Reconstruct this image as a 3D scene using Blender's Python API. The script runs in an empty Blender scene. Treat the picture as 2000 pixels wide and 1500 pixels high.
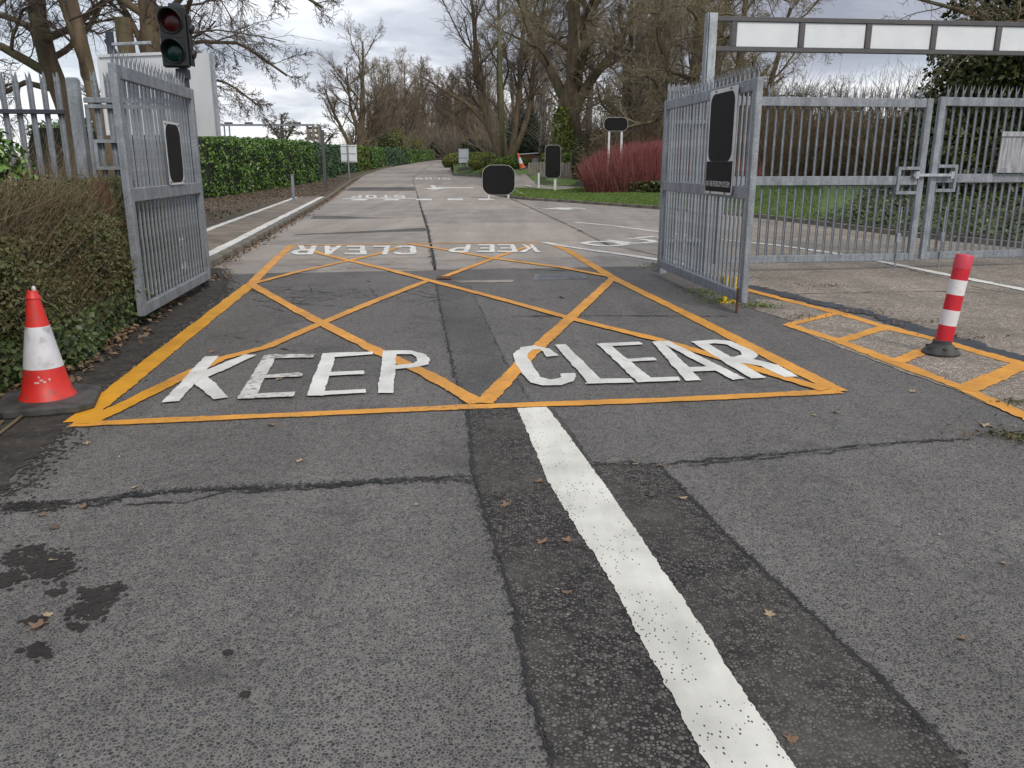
import bpy, bmesh, math, random
import numpy as np
from mathutils import Vector, Matrix

scene = bpy.context.scene
COL = scene.collection
R = math.radians

# ------------------------------------------------------------------ camera
CAM_H, FPX, PITCH = 1.57, 1600.0, R(15.04)
cam = bpy.data.cameras.new('camera')
cam.sensor_width = 36.0
cam.lens = FPX / 2000.0 * 36.0
cam.clip_start, cam.clip_end = 0.05, 3000
cam_o = bpy.data.objects.new('camera', cam)
cam_o.location = (0, 0, CAM_H)
cam_o.rotation_euler = (R(90) - PITCH, 0, 0)
COL.objects.link(cam_o)
scene.camera = cam_o

# ------------------------------------------------------------------ world, sun, exposure
SUN_EL, SUN_AZ = 42, 150          # azimuth clockwise from +Y (behind the camera, to its right)
world = bpy.data.worlds.new('World')
scene.world = world
world.use_nodes = True
nt = world.node_tree
nt.nodes.clear()


def N(tree, kind, **kw):
    n = tree.nodes.new(kind)
    for k, v in kw.items():
        if k == 'inp':
            for a, b in v.items():
                n.inputs[a].default_value = b
        else:
            setattr(n, k, v)
    return n


def ramp(tree, stops, interp='LINEAR'):
    n = tree.nodes.new('ShaderNodeValToRGB')
    cr = n.color_ramp
    cr.interpolation = interp
    while len(cr.elements) < len(stops):
        cr.elements.new(0.5)
    for e, (p, c) in zip(cr.elements, stops):
        e.position = p
        e.color = (*c, 1) if len(c) == 3 else c
    return n


def math_n(tree, op, a, b=None, clamp=False):
    n = tree.nodes.new('ShaderNodeMath')
    n.operation = op
    n.use_clamp = clamp
    for i, v in enumerate((a, b)):
        if v is None:
            continue
        if isinstance(v, (int, float)):
            n.inputs[i].default_value = v
        else:
            tree.links.new(v, n.inputs[i])
    return n.outputs[0]


def mixc(tree, fac, a, b, mode='MIX'):
    n = tree.nodes.new('ShaderNodeMix')
    n.data_type = 'RGBA'
    n.blend_type = mode
    for i, v in ((0, fac), (6, a), (7, b)):
        if isinstance(v, (int, float)):
            n.inputs[i].default_value = v
        elif isinstance(v, tuple):
            n.inputs[i].default_value = (*v, 1) if len(v) == 3 else v
        else:
            tree.links.new(v, n.inputs[i])
    return n.outputs[2]


sky_t = N(nt, 'ShaderNodeTexSky', sky_type='NISHITA', sun_disc=False)
sky_t.sun_elevation = R(SUN_EL)
sky_t.sun_rotation = R(SUN_AZ)
tc = N(nt, 'ShaderNodeTexCoord')
sep = N(nt, 'ShaderNodeSeparateXYZ')
nt.links.new(tc.outputs['Generated'], sep.inputs[0])
zz = math_n(nt, 'ADD', math_n(nt, 'MAXIMUM', sep.outputs[2], 0.0), 0.10)
ux = math_n(nt, 'DIVIDE', sep.outputs[0], zz)
uy = math_n(nt, 'DIVIDE', sep.outputs[1], zz)
cmb = N(nt, 'ShaderNodeCombineXYZ')
nt.links.new(ux, cmb.inputs[0])
nt.links.new(uy, cmb.inputs[1])
nz1 = N(nt, 'ShaderNodeTexNoise', inp={'Scale': 0.62, 'Detail': 7.0, 'Roughness': 0.55, 'Distortion': 0.35})
nz2 = N(nt, 'ShaderNodeTexNoise', inp={'Scale': 0.27, 'Detail': 3.0, 'Roughness': 0.5})
mp1 = N(nt, 'ShaderNodeMapping')
mp1.inputs['Location'].default_value = (3.1, 1.7, 0)
nt.links.new(cmb.outputs[0], mp1.inputs[0])
nt.links.new(mp1.outputs[0], nz1.inputs['Vector'])
nt.links.new(mp1.outputs[0], nz2.inputs['Vector'])
val = math_n(nt, 'ADD', math_n(nt, 'MULTIPLY', nz1.outputs[0], 0.62), math_n(nt, 'MULTIPLY', nz2.outputs[0], 0.38))
# clouds thin out towards the horizon and get a heavier base higher up
el = ramp(nt, [(0.0, (0.13, 0.13, 0.13)), (0.07, (0.07, 0.07, 0.07)), (0.12, (0.0, 0.0, 0.0)), (0.17, (-0.04 + 0.04, 0, 0)), (1.0, (0.04, 0.04, 0.04))])
nt.links.new(sep.outputs[2], el.inputs[0])
val = math_n(nt, 'ADD', val, math_n(nt, 'MULTIPLY', el.outputs[0], 1.1))
cl = ramp(nt, [(0.38, (0.25, 0.27, 0.325)), (0.45, (0.335, 0.36, 0.42)), (0.51, (0.48, 0.505, 0.56)), (0.565, (0.68, 0.70, 0.735)), (0.64, (0.80, 0.80, 0.81))])
nt.links.new(val, cl.inputs[0])
gap = ramp(nt, [(0.40, (0, 0, 0)), (0.62, (0.25, 0.25, 0.25))])
nt.links.new(nz2.outputs[0], gap.inputs[0])
sky_s = mixc(nt, 1.0, sky_t.outputs[0], (0.10, 0.10, 0.10), 'MULTIPLY')
skyc = mixc(nt, gap.outputs[0], cl.outputs[0], sky_s)
bg = N(nt, 'ShaderNodeBackground', inp={'Strength': 1.0})
nt.links.new(skyc, bg.inputs[0])
wo = N(nt, 'ShaderNodeOutputWorld')
nt.links.new(bg.outputs[0], wo.inputs[0])

sun = bpy.data.lights.new('sun', 'SUN')
sun.energy, sun.angle, sun.color = 1.35, R(16), (1.0, 0.92, 0.80)
sun_o = bpy.data.objects.new('sun', sun)
_a = R(SUN_AZ)
_d = Vector((math.sin(_a) * math.cos(R(SUN_EL)), math.cos(_a) * math.cos(R(SUN_EL)), math.sin(R(SUN_EL))))
sun_o.rotation_euler = (-_d).to_track_quat('-Z', 'Y').to_euler()
sun_o.location = (0, -5, 40)
COL.objects.link(sun_o)
vs = scene.view_settings
vs.view_transform, vs.look, vs.exposure, vs.gamma = 'Standard', 'None', 0.55, 1.0
vs.use_curve_mapping = False

# ------------------------------------------------------------------ geometry of the place
CP, SP = math.cos(PITCH), math.sin(PITCH)


def ray(u, v):
    x, y = (u - 1000.0) / FPX, (v - 750.0) / FPX
    return np.array((x, CP - y * SP, -SP - y * CP))


def zr(y):
    """height of the road: level to about 42 m, then a steady gentle climb"""
    s = (np.asarray(y, float) - 43.0) / 3.0
    return 0.0172 * 3.0 * np.logaddexp(0, s)


def gp(u, v, dz=0.0):
    """where the line of sight through (u, v) meets the road surface (+dz)"""
    d = ray(u, v)
    lo, hi = 0.5, 400.0
    f = lambda t: CAM_H + d[2] * t - float(zr(d[1] * t)) - dz
    t = lo
    step = 0.5
    while f(t) > 0 and t < 400:
        lo = t
        t += step
        step *= 1.03
    hi = t
    for _ in range(40):
        m = (lo + hi) / 2
        if f(m) > 0:
            lo = m
        else:
            hi = m
    return np.array((d[0] * lo, d[1] * lo, float(zr(d[1] * lo)) + dz))


def atY(u, v, Y):
    d = ray(u, v)
    t = Y / d[1]
    return np.array((d[0] * t, Y, CAM_H + d[2] * t))


def G(pts, dz=0.0):
    return np.array([gp(u, v, dz) for u, v in pts])


# right-hand bank: height above through scattered control points
KERB_B_PX = [(955, 379), (975, 384), (1025, 391), (1110, 396), (1175, 401), (1282, 409), (1480, 426), (1587, 439), (1773, 463), (2000, 486)]
KERB_B = G(KERB_B_PX)
KERB_B = np.vstack([KERB_B, [(10.7, 13.6, 0), (12.4, 8.0, 0), (14.5, 0.0, 0)]])
KERB_A = np.vstack([[(12.0, 205.0, float(zr(205))), (-4.0, 194.0, float(zr(194))), (-10.5, 178.0, float(zr(178)))], G([(880, 318), (879, 328), (883, 342), (905, 344.5), (940, 346)])])
_ctrl = [tuple(p + np.array((0, 0, 0.11))) for p in KERB_B] + [tuple(p + np.array((0, 0, 0.11))) for p in KERB_A]
for u, v, t in [(1052, 363, 47), (1085, 373, 43.5), (1016, 340, 52), (1075, 347, 53), (1120, 352, 53), (1150, 367, 43), (1285, 380, 36),
                (1500, 364, 31), (1620, 364, 31), (1760, 372, 27), (1990, 395, 22)]:
    _ctrl.append(tuple(np.array((0, 0, CAM_H)) + ray(u, v) * t))
_ctrl += [(-4.6, 84, 1.55), (-1.0, 77, 1.25), (2.0, 72, 1.5), (6, 66, 1.6), (12, 60, 2.0), (30, 60, 2.2), (25, 35, 1.5), (24, 20, 1.2), (22, 5, 1.0), (45, 30, 2),
          (0, 110, 2.6), (15, 120, 3.0), (40, 100, 3.0), (10, 160, 3.6), (-3, 160, 3.0), (30, 200, 4.2), (60, 80, 3), (40, 5, 1)]
_C = np.array(_ctrl)


def hb(x, y):
    x, y = np.atleast_1d(np.asarray(x, float)), np.atleast_1d(np.asarray(y, float))
    d2 = (x[:, None] - _C[None, :, 0]) ** 2 + (y[:, None] - _C[None, :, 1]) ** 2
    w = 1.0 / (d2 + 0.15) ** 1.6
    return (w * _C[None, :, 2]).sum(1) / w.sum(1)


def hb1(x, y):
    return float(hb(x, y)[0])


# ------------------------------------------------------------------ mesh helpers
def link(name, me, parent=None, **props):
    o = bpy.data.objects.new(name, me)
    COL.objects.link(o)
    if parent is not None:
        o.parent = parent
    for k, v in props.items():
        if v is not None:
            o[k] = v
    return o


def thing(name, label, cat, loc=(0, 0, 0), rz=0.0, group=None):
    o = bpy.data.objects.new(name, None)
    o.empty_display_size = 0.2
    COL.objects.link(o)
    o.location = [float(c) for c in loc]
    o.rotation_euler = (0, 0, rz)
    o['label'], o['category'] = label, cat
    if group:
        o['group'] = group
    return o


def tag(o, label, cat, group=None):
    o['label'], o['category'] = label, cat
    if group:
        o['group'] = group
    return o


def np_mesh(name, V, F, mats, smooth=False, midx=None):
    """V (n,3); F an (m,k) int array or a list of such arrays"""
    if isinstance(F, np.ndarray):
        F = [F]
    F = [f for f in F if len(f)]
    me = bpy.data.meshes.new(name)
    V = np.ascontiguousarray(V, dtype=np.float32)
    me.vertices.add(len(V))
    me.vertices.foreach_set('co', V.ravel())
    nl = sum(f.size for f in F)
    npoly = sum(len(f) for f in F)
    me.loops.add(nl)
    me.polygons.add(npoly)
    me.loops.foreach_set('vertex_index', np.concatenate([f.ravel() for f in F]).astype(np.int32))
    tot = np.concatenate([np.full(len(f), f.shape[1], np.int32) for f in F])
    st = np.concatenate([[0], np.cumsum(tot)[:-1]]).astype(np.int32)
    me.polygons.foreach_set('loop_start', st)
    if smooth:
        me.polygons.foreach_set('use_smooth', np.ones(npoly, bool))
    for m in (mats if isinstance(mats, (list, tuple)) else [mats]):
        me.materials.append(m)
    if midx is not None:
        me.polygons.foreach_set('material_index', np.asarray(midx, np.int32))
    me.update(calc_edges=True)
    return me


class MB:
    def __init__(s):
        s.v, s.f, s.m = [], [], []

    def add(s, verts, faces, mi=0):
        b = len(s.v)
        s.v += [tuple(map(float, p)) for p in verts]
        s.f += [tuple(i + b for i in f) for f in faces]
        s.m += [mi] * len(faces)

    def box(s, x0, x1, y0, y1, z0, z1, mi=0, c=0.0):
        """box with a small chamfer c round its vertical and horizontal edges"""
        if c <= 0:
            v = [(x, y, z) for x in (x0, x1) for y in (y0, y1) for z in (z0, z1)]
            f = [(0, 1, 3, 2), (4, 6, 7, 5), (0, 4, 5, 1), (2, 3, 7, 6), (0, 2, 6, 4), (1, 5, 7, 3)]
            s.add(v, f, mi)
            return
        bm = bmesh.new()
        bmesh.ops.create_cube(bm, size=1)
        for q in bm.verts:
            q.co = Vector(((x0 + x1) / 2 + q.co.x * (x1 - x0), (y0 + y1) / 2 + q.co.y * (y1 - y0), (z0 + z1) / 2 + q.co.z * (z1 - z0)))
        bmesh.ops.bevel(bm, geom=bm.edges[:], offset=c, segments=1, affect='EDGES')
        s.bm(bm, mi)

    def bm(s, bm, mi=0):
        bm.verts.index_update()
        s.add([q.co[:] for q in bm.verts], [[q.index for q in f.verts] for f in bm.faces], mi)
        bm.free()

    def tube(s, pts, rad, n=8, mi=0, cap=True):
        pts = [Vector(p) for p in pts]
        rad = [rad] * len(pts) if isinstance(rad, (int, float)) else rad
        vs_, fs = [], []
        for i, p in enumerate(pts):
            t = (pts[min(i + 1, len(pts) - 1)] - pts[max(i - 1, 0)]).normalized()
            a = Vector((1, 0, 0)) if abs(t.x) < 0.8 else Vector((0, 1, 0))
            u = t.cross(a).normalized()
            w = t.cross(u)
            for k in range(n):
                an = 2 * math.pi * k / n
                vs_.append(p + (u * math.cos(an) + w * math.sin(an)) * rad[i])
        for i in range(len(pts) - 1):
            for k in range(n):
                fs.append((i * n + k, i * n + (k + 1) % n, (i + 1) * n + (k + 1) % n, (i + 1) * n + k))
        if cap:
            fs.append(tuple(range(n))[::-1])
            fs.append(tuple((len(pts) - 1) * n + k for k in range(n)))
        s.add(vs_, fs, mi)

    def lathe(s, prof, n=24, mi=0, center=(0, 0, 0)):
        vs_, fs = [], []
        for r, z in prof:
            for k in range(n):
                a = 2 * math.pi * k / n
                vs_.append((center[0] + r * math.cos(a), center[1] + r * math.sin(a), center[2] + z))
        for i in range(len(prof) - 1):
            for k in range(n):
                fs.append((i * n + k, i * n + (k + 1) % n, (i + 1) * n + (k + 1) % n, (i + 1) * n + k))
        fs.append(tuple((len(prof) - 1) * n + k for k in range(n)))
        fs.append(tuple(range(n))[::-1])
        s.add(vs_, fs, mi)

    def mesh(s, name, mats, smooth=False):
        me = bpy.data.meshes.new(name)
        me.from_pydata(s.v, [], s.f)
        for m in (mats if isinstance(mats, (list, tuple)) else [mats]):
            me.materials.append(m)
        me.polygons.foreach_set('material_index', s.m)
        if smooth:
            me.polygons.foreach_set('use_smooth', [True] * len(me.polygons))
        me.update()
        return me

    def build(s, name, mats, parent=None, smooth=False, **props):
        return link(name, s.mesh(name, mats, smooth), parent, **props)


def smooth_angle(o, deg=35):
    me = o.data
    me.polygons.foreach_set('use_smooth', [True] * len(me.polygons))
    try:
        me.set_sharp_from_angle(angle=R(deg))
    except Exception:
        pass
    return o


def resample(P, n):
    P = np.asarray(P, float)
    s = np.concatenate([[0], np.cumsum(np.linalg.norm(np.diff(P, axis=0), axis=1))])
    t = np.linspace(0, s[-1], n)
    return np.stack([np.interp(t, s, P[:, k]) for k in range(P.shape[1])], 1)


def loft(name, L, Rr, n, m, zf, mat, parent=None, **props):
    """ruled sheet between two polylines; zf(x, y) gives the height"""
    L, Rr = resample(np.asarray(L)[:, :2], n), resample(np.asarray(Rr)[:, :2], n)
    t = np.linspace(0, 1, m)[None, :, None]
    P = L[:, None] * (1 - t) + Rr[:, None] * t
    P = P.reshape(-1, 2)
    V = np.column_stack([P, zf(P[:, 0], P[:, 1])])
    i, j = np.meshgrid(np.arange(n - 1), np.arange(m - 1), indexing='ij')
    a = (i * m + j).ravel()
    F = np.stack([a, a + 1, a + m + 1, a + m], 1)
    # keep normals up
    e1, e2 = V[F[0, 1]] - V[F[0, 0]], V[F[0, 3]] - V[F[0, 0]]
    if np.cross(e1, e2)[2] < 0:
        F = F[:, ::-1]
    return link(name, np_mesh(name, V, np.ascontiguousarray(F), mat, smooth=True), parent, **props)


# ------------------------------------------------------------------ materials
def new_mat(name):
    m = bpy.data.materials.new(name)
    m.use_nodes = True
    t = m.node_tree
    b = t.nodes['Principled BSDF']
    return m, t, b


def objco(t, scale=(1, 1, 1), rot=0.0):
    c = N(t, 'ShaderNodeTexCoord')
    mpn = N(t, 'ShaderNodeMapping')
    mpn.inputs['Scale'].default_value = scale
    mpn.inputs['Rotation'].default_value = (0, 0, rot)
    t.links.new(c.outputs['Object'], mpn.inputs[0])
    return mpn.outputs[0]


def noise(t, co, scale, detail=4.0, rough=0.55, dist=0.0):
    n = N(t, 'ShaderNodeTexNoise', inp={'Scale': scale, 'Detail': detail, 'Roughness': rough, 'Distortion': dist})
    t.links.new(co, n.inputs['Vector'])
    return n.outputs[0]


def bump(t, b, h, strength, dist=0.01):
    n = N(t, 'ShaderNodeBump', inp={'Strength': strength, 'Distance': dist})
    t.links.new(h, n.inputs['Height'])
    t.links.new(n.outputs[0], b.inputs['Normal'])


def rr(t, v, stops, interp='LINEAR'):
    n = ramp(t, stops, interp)
    t.links.new(v, n.inputs[0])
    return n.outputs[0]


def g3(v):
    return (v, v, v)


def mat_noise(name, c1, c2, scale=6, detail=5, rough=0.8, bmp=0.0, bscale=None, metallic=0.0, lo=0.35, hi=0.65, scl=(1, 1, 1), c3=None, scale3=1.0, lo3=0.5, hi3=0.65, spec=None, bdist=0.01):
    m, t, b = new_mat(name)
    co = objco(t, scl)
    nn = noise(t, co, scale, detail)
    col = rr(t, nn, [(lo, c1), (hi, c2)])
    if c3:
        n3 = noise(t, co, scale3, 4)
        col = mixc(t, rr(t, n3, [(lo3, g3(0)), (hi3, g3(1))]), col, c3)
    t.links.new(col, b.inputs['Base Color'])
    b.inputs['Roughness'].default_value = rough
    b.inputs['Metallic'].default_value = metallic
    if spec is not None:
        b.inputs['Specular IOR Level'].default_value = spec
    if bmp:
        bump(t, b, noise(t, co, bscale or scale * 3, 4), bmp, bdist)
    return m


def mat_leaf(name, cols, rough=0.5, trans=0.0, spec=0.4):
    m, t, b = new_mat(name)
    g = N(t, 'ShaderNodeNewGeometry')
    st = [(i / max(1, len(cols) - 1), c) for i, c in enumerate(cols)]
    col = rr(t, g.outputs['Random Per Island'], st)
    t.links.new(col, b.inputs['Base Color'])
    b.inputs['Roughness'].default_value = rough
    b.inputs['Specular IOR Level'].default_value = spec
    if trans:
        tr = N(t, 'ShaderNodeBsdfTranslucent')
        t.links.new(mixc(t, 1.0, col, (1.3, 1.5, 0.7), 'MULTIPLY'), tr.inputs[0])
        mx = N(t, 'ShaderNodeMixShader', inp={0: trans})
        t.links.new(b.outputs[0], mx.inputs[1])
        t.links.new(tr.outputs[0], mx.inputs[2])
        t.links.new(mx.outputs[0], t.nodes['Material Output'].inputs[0])
    return m


def mat_asphalt(name, stone, matrix, scale, thr, var, dirt=(0.05, 0.048, 0.045), bmp=0.3, rough=0.82, dirt_lo=0.55, dirt_hi=0.72, cellvar=0.5, hide=0.25):
    m, t, b = new_mat(name)
    co = objco(t)
    vo = N(t, 'ShaderNodeTexVoronoi', feature='F1', inp={'Scale': scale, 'Randomness': 1.0})
    ve = N(t, 'ShaderNodeTexVoronoi', feature='DISTANCE_TO_EDGE', inp={'Scale': scale, 'Randomness': 1.0})
    wob = N(t, 'ShaderNodeTexNoise', inp={'Scale': scale * 0.9, 'Detail': 2.0})
    t.links.new(co, wob.inputs['Vector'])
    add = N(t, 'ShaderNodeVectorMath', operation='MULTIPLY_ADD')
    t.links.new(wob.outputs[1], add.inputs[0])
    add.inputs[1].default_value = (0.5 / scale,) * 3
    t.links.new(co, add.inputs[2])
    t.links.new(add.outputs[0], vo.inputs['Vector'])
    t.links.new(add.outputs[0], ve.inputs['Vector'])
    sepc = N(t, 'ShaderNodeSeparateColor')
    t.links.new(vo.outputs['Color'], sepc.inputs[0])
    clump = noise(t, co, scale * 0.16, 2)
    dd = math_n(t, 'SUBTRACT', ve.outputs['Distance'], math_n(t, 'MULTIPLY', math_n(t, 'ADD', sepc.outputs[1], math_n(t, 'SUBTRACT', clump, 0.5)), hide))
    f = rr(t, dd, [(max(0.0, thr - 0.02), g3(1)), (thr + 0.03, g3(0))])
    st = mixc(t, sepc.outputs[0], tuple(c * (1 - cellvar) for c in stone), tuple(c * (1 + cellvar) for c in stone))
    col = mixc(t, f, st, matrix)
    big = noise(t, co, 0.7, 5, 0.6)
    col = mixc(t, 1.0, col, rr(t, big, [(0.3, g3(1 - var)), (0.7, g3(1 + var))]), 'MULTIPLY')
    tyre = noise(t, objco(t, (1.6, 0.12, 1.0), -0.14), 1.0, 4, 0.6)
    col = mixc(t, 1.0, col, rr(t, tyre, [(0.33, g3(0.84)), (0.66, g3(1.12))]), 'MULTIPLY')
    d2 = noise(t, co, 1.6, 6, 0.65)
    col = mixc(t, math_n(t, 'MULTIPLY', rr(t, d2, [(dirt_lo, g3(0)), (dirt_hi, g3(1))]), 0.6), col, dirt)
    t.links.new(col, b.inputs['Base Color'])
    b.inputs['Roughness'].default_value = rough
    b.inputs['Specular IOR Level'].default_value = 0.35
    bump(t, b, math_n(t, 'SUBTRACT', 1.0, vo.outputs['Distance']), bmp, 0.006)
    return m


def mat_galv(name, base, dark):
    m, t, b = new_mat(name)
    co = objco(t)
    vo = N(t, 'ShaderNodeTexVoronoi', feature='F1', inp={'Scale': 70.0})
    t.links.new(co, vo.inputs['Vector'])
    sepc = N(t, 'ShaderNodeSeparateColor')
    t.links.new(vo.outputs['Color'], sepc.inputs[0])
    n1 = noise(t, co, 5, 6, 0.65)
    f = math_n(t, 'ADD', math_n(t, 'MULTIPLY', sepc.outputs[0], 0.22), math_n(t, 'MULTIPLY', n1, 0.78))
    col = rr(t, f, [(0.3, dark), (0.55, base), (0.75, tuple(min(1, c * 1.35) for c in base))])
    t.links.new(col, b.inputs['Base Color'])
    cs = objco(t, (9, 9, 0.8))
    streak = rr(t, noise(t, cs, 2.0, 5, 0.6), [(0.42, g3(1.0)), (0.72, g3(0.62))])
    col = mixc(t, 1.0, col, streak, 'MULTIPLY')
    rust = math_n(t, 'MULTIPLY', rr(t, noise(t, co, 2.6, 9, 0.75), [(0.64, g3(0)), (0.72, g3(1))]), 0.55)
    col = mixc(t, rust, col, (0.13, 0.085, 0.06))
    t.links.new(col, b.inputs['Base Color'])
    b.inputs['Metallic'].default_value = 0.25
    b.inputs['Roughness'].default_value = 0.55
    bump(t, b, n1, 0.08, 0.003)
    return m


def mat_paint(name, col, worn, wear_lo, wear_hi, pit=0.0, wscale=30):
    m, t, b = new_mat(name)
    co = objco(t)
    n1 = noise(t, co, wscale, 8, 0.7)
    n2 = noise(t, co, 1.3, 3)
    f = math_n(t, 'ADD', math_n(t, 'MULTIPLY', n1, 0.7), math_n(t, 'MULTIPLY', n2, 0.3))
    tone = mixc(t, 1.0, col, rr(t, noise(t, co, 3.0, 5), [(0.3, g3(0.76)), (0.62, g3(1.04))]), 'MULTIPLY')
    grime = noise(t, objco(t, (1.9, 0.22, 1.0), -0.14), 1.0, 6, 0.65)
    tone = mixc(t, 1.0, tone, rr(t, grime, [(0.34, g3(0.78)), (0.58, g3(1.0))]), 'MULTIPLY')
    c = mixc(t, rr(t, f, [(wear_lo, g3(0)), (wear_hi, g3(1))]), tone, worn)
    if pit:
        vo = N(t, 'ShaderNodeTexVoronoi', feature='F1', inp={'Scale': 95.0})
        t.links.new(objco(t, (1.0, 0.62, 1.0), 0.4), vo.inputs['Vector'])
        s2 = N(t, 'ShaderNodeSeparateColor')
        t.links.new(vo.outputs['Color'], s2.inputs[0])
        # only a few cells are pits, in patches
        patch = rr(t, noise(t, co, 2.2, 3), [(0.42, g3(0.0)), (0.64, g3(pit))])
        sel = math_n(t, 'LESS_THAN', s2.outputs[0], patch)
        inn = math_n(t, 'LESS_THAN', vo.outputs['Distance'], 0.30)
        c = mixc(t, math_n(t, 'MULTIPLY', sel, inn), c, (0.05, 0.05, 0.05))
    t.links.new(c, b.inputs['Base Color'])
    b.inputs['Roughness'].default_value = 0.62
    bump(t, b, noise(t, co, 120, 3), 0.25, 0.003)
    return m


def mat_plain(name, col, rough=0.5, metallic=0.0, var=0.12, scale=8, spec=None):
    return mat_noise(name, tuple(c * (1 - var) for c in col), tuple(min(1, c * (1 + var)) for c in col), scale, 5, rough, metallic=metallic, spec=spec)


M = {}
M['asphalt'] = mat_asphalt('asphalt', (0.064, 0.065, 0.069), (0.182, 0.169, 0.156), 84, 0.035, 0.13, bmp=0.45, cellvar=0.5, hide=0.17)
M['asphalt_rough'] = mat_asphalt('asphalt_rough', (0.098, 0.091, 0.084), (0.020, 0.018, 0.017), 70, 0.045, 0.34, dirt=(0.112, 0.104, 0.094), bmp=0.9, dirt_lo=0.46, dirt_hi=0.66, cellvar=0.8, hide=0.15)
M['asphalt_dark'] = mat_asphalt('asphalt_dark', (0.055, 0.056, 0.059), (0.135, 0.127, 0.119), 84, 0.04, 0.2, bmp=0.4, hide=0.18)
M['concrete'] = mat_asphalt('concrete', (0.30, 0.265, 0.235), (0.345, 0.308, 0.275), 48, 0.05, 0.10, dirt=(0.255, 0.228, 0.202), bmp=0.15, dirt_lo=0.5, dirt_hi=0.75, cellvar=0.3)
M['concrete_worn'] = mat_asphalt('concrete_worn', (0.27, 0.245, 0.22), (0.31, 0.28, 0.255), 48, 0.05, 0.16, dirt=(0.17, 0.155, 0.14), bmp=0.2, dirt_lo=0.42, dirt_hi=0.7, cellvar=0.3)
M['aggregate'] = mat_asphalt('aggregate', (0.42, 0.37, 0.315), (0.175, 0.15, 0.125), 58, 0.06, 0.2, dirt=(0.13, 0.112, 0.09), bmp=0.5, dirt_lo=0.50, dirt_hi=0.72, cellvar=0.45)
M['path'] = mat_noise('path_concrete', (0.125, 0.10, 0.078), (0.25, 0.21, 0.165), 1.6, 8, 0.85, 0.15, 60)
M['kerb'] = mat_noise('kerb_concrete', (0.10, 0.09, 0.075), (0.24, 0.215, 0.17), 2.5, 8, 0.9, 0.2, 40, c3=(0.13, 0.14, 0.06), scale3=1.3, lo3=0.52, hi3=0.7)
M['tar'] = mat_noise('tar', (0.012, 0.012, 0.013), (0.03, 0.03, 0.031), 9, 5, 0.75, 0.2, 50)
M['tar_blue'] = mat_noise('tar_sealant', (0.022, 0.026, 0.035), (0.055, 0.062, 0.075), 5, 5, 0.7, 0.2, 50)
M['stain'] = mat_asphalt('stain', (0.024, 0.022, 0.021), (0.036, 0.032, 0.029), 75, 0.05, 0.4, bmp=0.5)
M['orange'] = mat_paint('orange_paint', (0.76, 0.34, 0.04), (0.30, 0.155, 0.05), 0.545, 0.64)
M['orange_new'] = mat_paint('fresh_orange_paint', (0.74, 0.345, 0.012), (0.36, 0.18, 0.02), 0.575, 0.70)
M['white'] = mat_paint('white_paint', (0.76, 0.755, 0.72), (0.46, 0.45, 0.43), 0.55, 0.68)
M['white_pit'] = mat_paint('white_road_paint', (0.73, 0.72, 0.66), (0.66, 0.65, 0.60), 0.55, 0.70, pit=0.5)
M['white_worn'] = mat_paint('worn_white_paint', (0.72, 0.69, 0.66), (0.22, 0.20, 0.19), 0.50, 0.58, wscale=18)
M['galv'] = mat_galv('galvanised_steel', (0.285, 0.312, 0.345), (0.195, 0.217, 0.247))
M['galv_light'] = mat_galv('bright_galvanised_steel', (0.46, 0.50, 0.54), (0.32, 0.35, 0.39))
M['rail_dark'] = mat_plain('dark_steel', (0.035, 0.04, 0.055), 0.5)
M['steel_grey'] = mat_plain('grey_steel_frame', (0.085, 0.083, 0.088), 0.55)
M['panel'] = mat_noise('white_sign_panel', (0.66, 0.70, 0.74), (0.74, 0.77, 0.80), 3, 4, 0.4, c3=(0.55, 0.55, 0.53), scale3=7, lo3=0.66, hi3=0.8)
M['board_white'] = mat_noise('white_board', (0.62, 0.65, 0.68), (0.72, 0.74, 0.76), 2.0, 4, 0.5)
M['sign_dark'] = mat_plain('dark_sign_face', (0.010, 0.010, 0.0105), 0.7, spec=0.2)
M['sign_white'] = mat_plain('white_sign_edge', (0.62, 0.62, 0.62), 0.45)
M['letter'] = mat_plain('sign_lettering', (0.62, 0.62, 0.60), 0.5)
M['black_plastic'] = mat_plain('black_plastic', (0.010, 0.0105, 0.012), 0.5)
M['rubber'] = mat_noise('black_rubber', (0.03, 0.03, 0.031), (0.085, 0.083, 0.08), 7, 6, 0.75, 0.15, 40)
M['cone_red'] = mat_noise('red_plastic', (0.56, 0.022, 0.018), (0.66, 0.035, 0.026), 6, 6, 0.48, c3=(0.33, 0.055, 0.045), scale3=8, lo3=0.56, hi3=0.70)
M['cone_orange'] = mat_plain('orange_red_plastic', (0.62, 0.10, 0.035), 0.5)
M['cone_white'] = mat_noise('reflective_white', (0.56, 0.57, 0.61), (0.68, 0.69, 0.73), 9, 7, 0.4, c3=(0.38, 0.38, 0.39), scale3=11, lo3=0.56, hi3=0.70)
M['bollard_red'] = mat_noise('bollard_red', (0.52, 0.012, 0.028), (0.60, 0.016, 0.034), 9, 6, 0.42, c3=(0.42, 0.03, 0.04), scale3=11, lo3=0.60, hi3=0.72)
M['bollard_cap'] = mat_noise('bollard_cap_red', (0.56, 0.045, 0.075), (0.64, 0.07, 0.10), 8, 5, 0.5)
M['bollard_white'] = mat_noise('bollard_white', (0.64, 0.64, 0.67), (0.74, 0.74, 0.76), 9, 6, 0.4, c3=(0.5, 0.49, 0.48), scale3=12, lo3=0.60, hi3=0.72)
M['yellow'] = mat_plain('yellow_paint', (0.70, 0.50, 0.03), 0.5)
M['rust'] = mat_noise('rusty_steel', (0.05, 0.022, 0.015), (0.13, 0.055, 0.035), 7, 6, 0.85, 0.2, 40)
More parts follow.
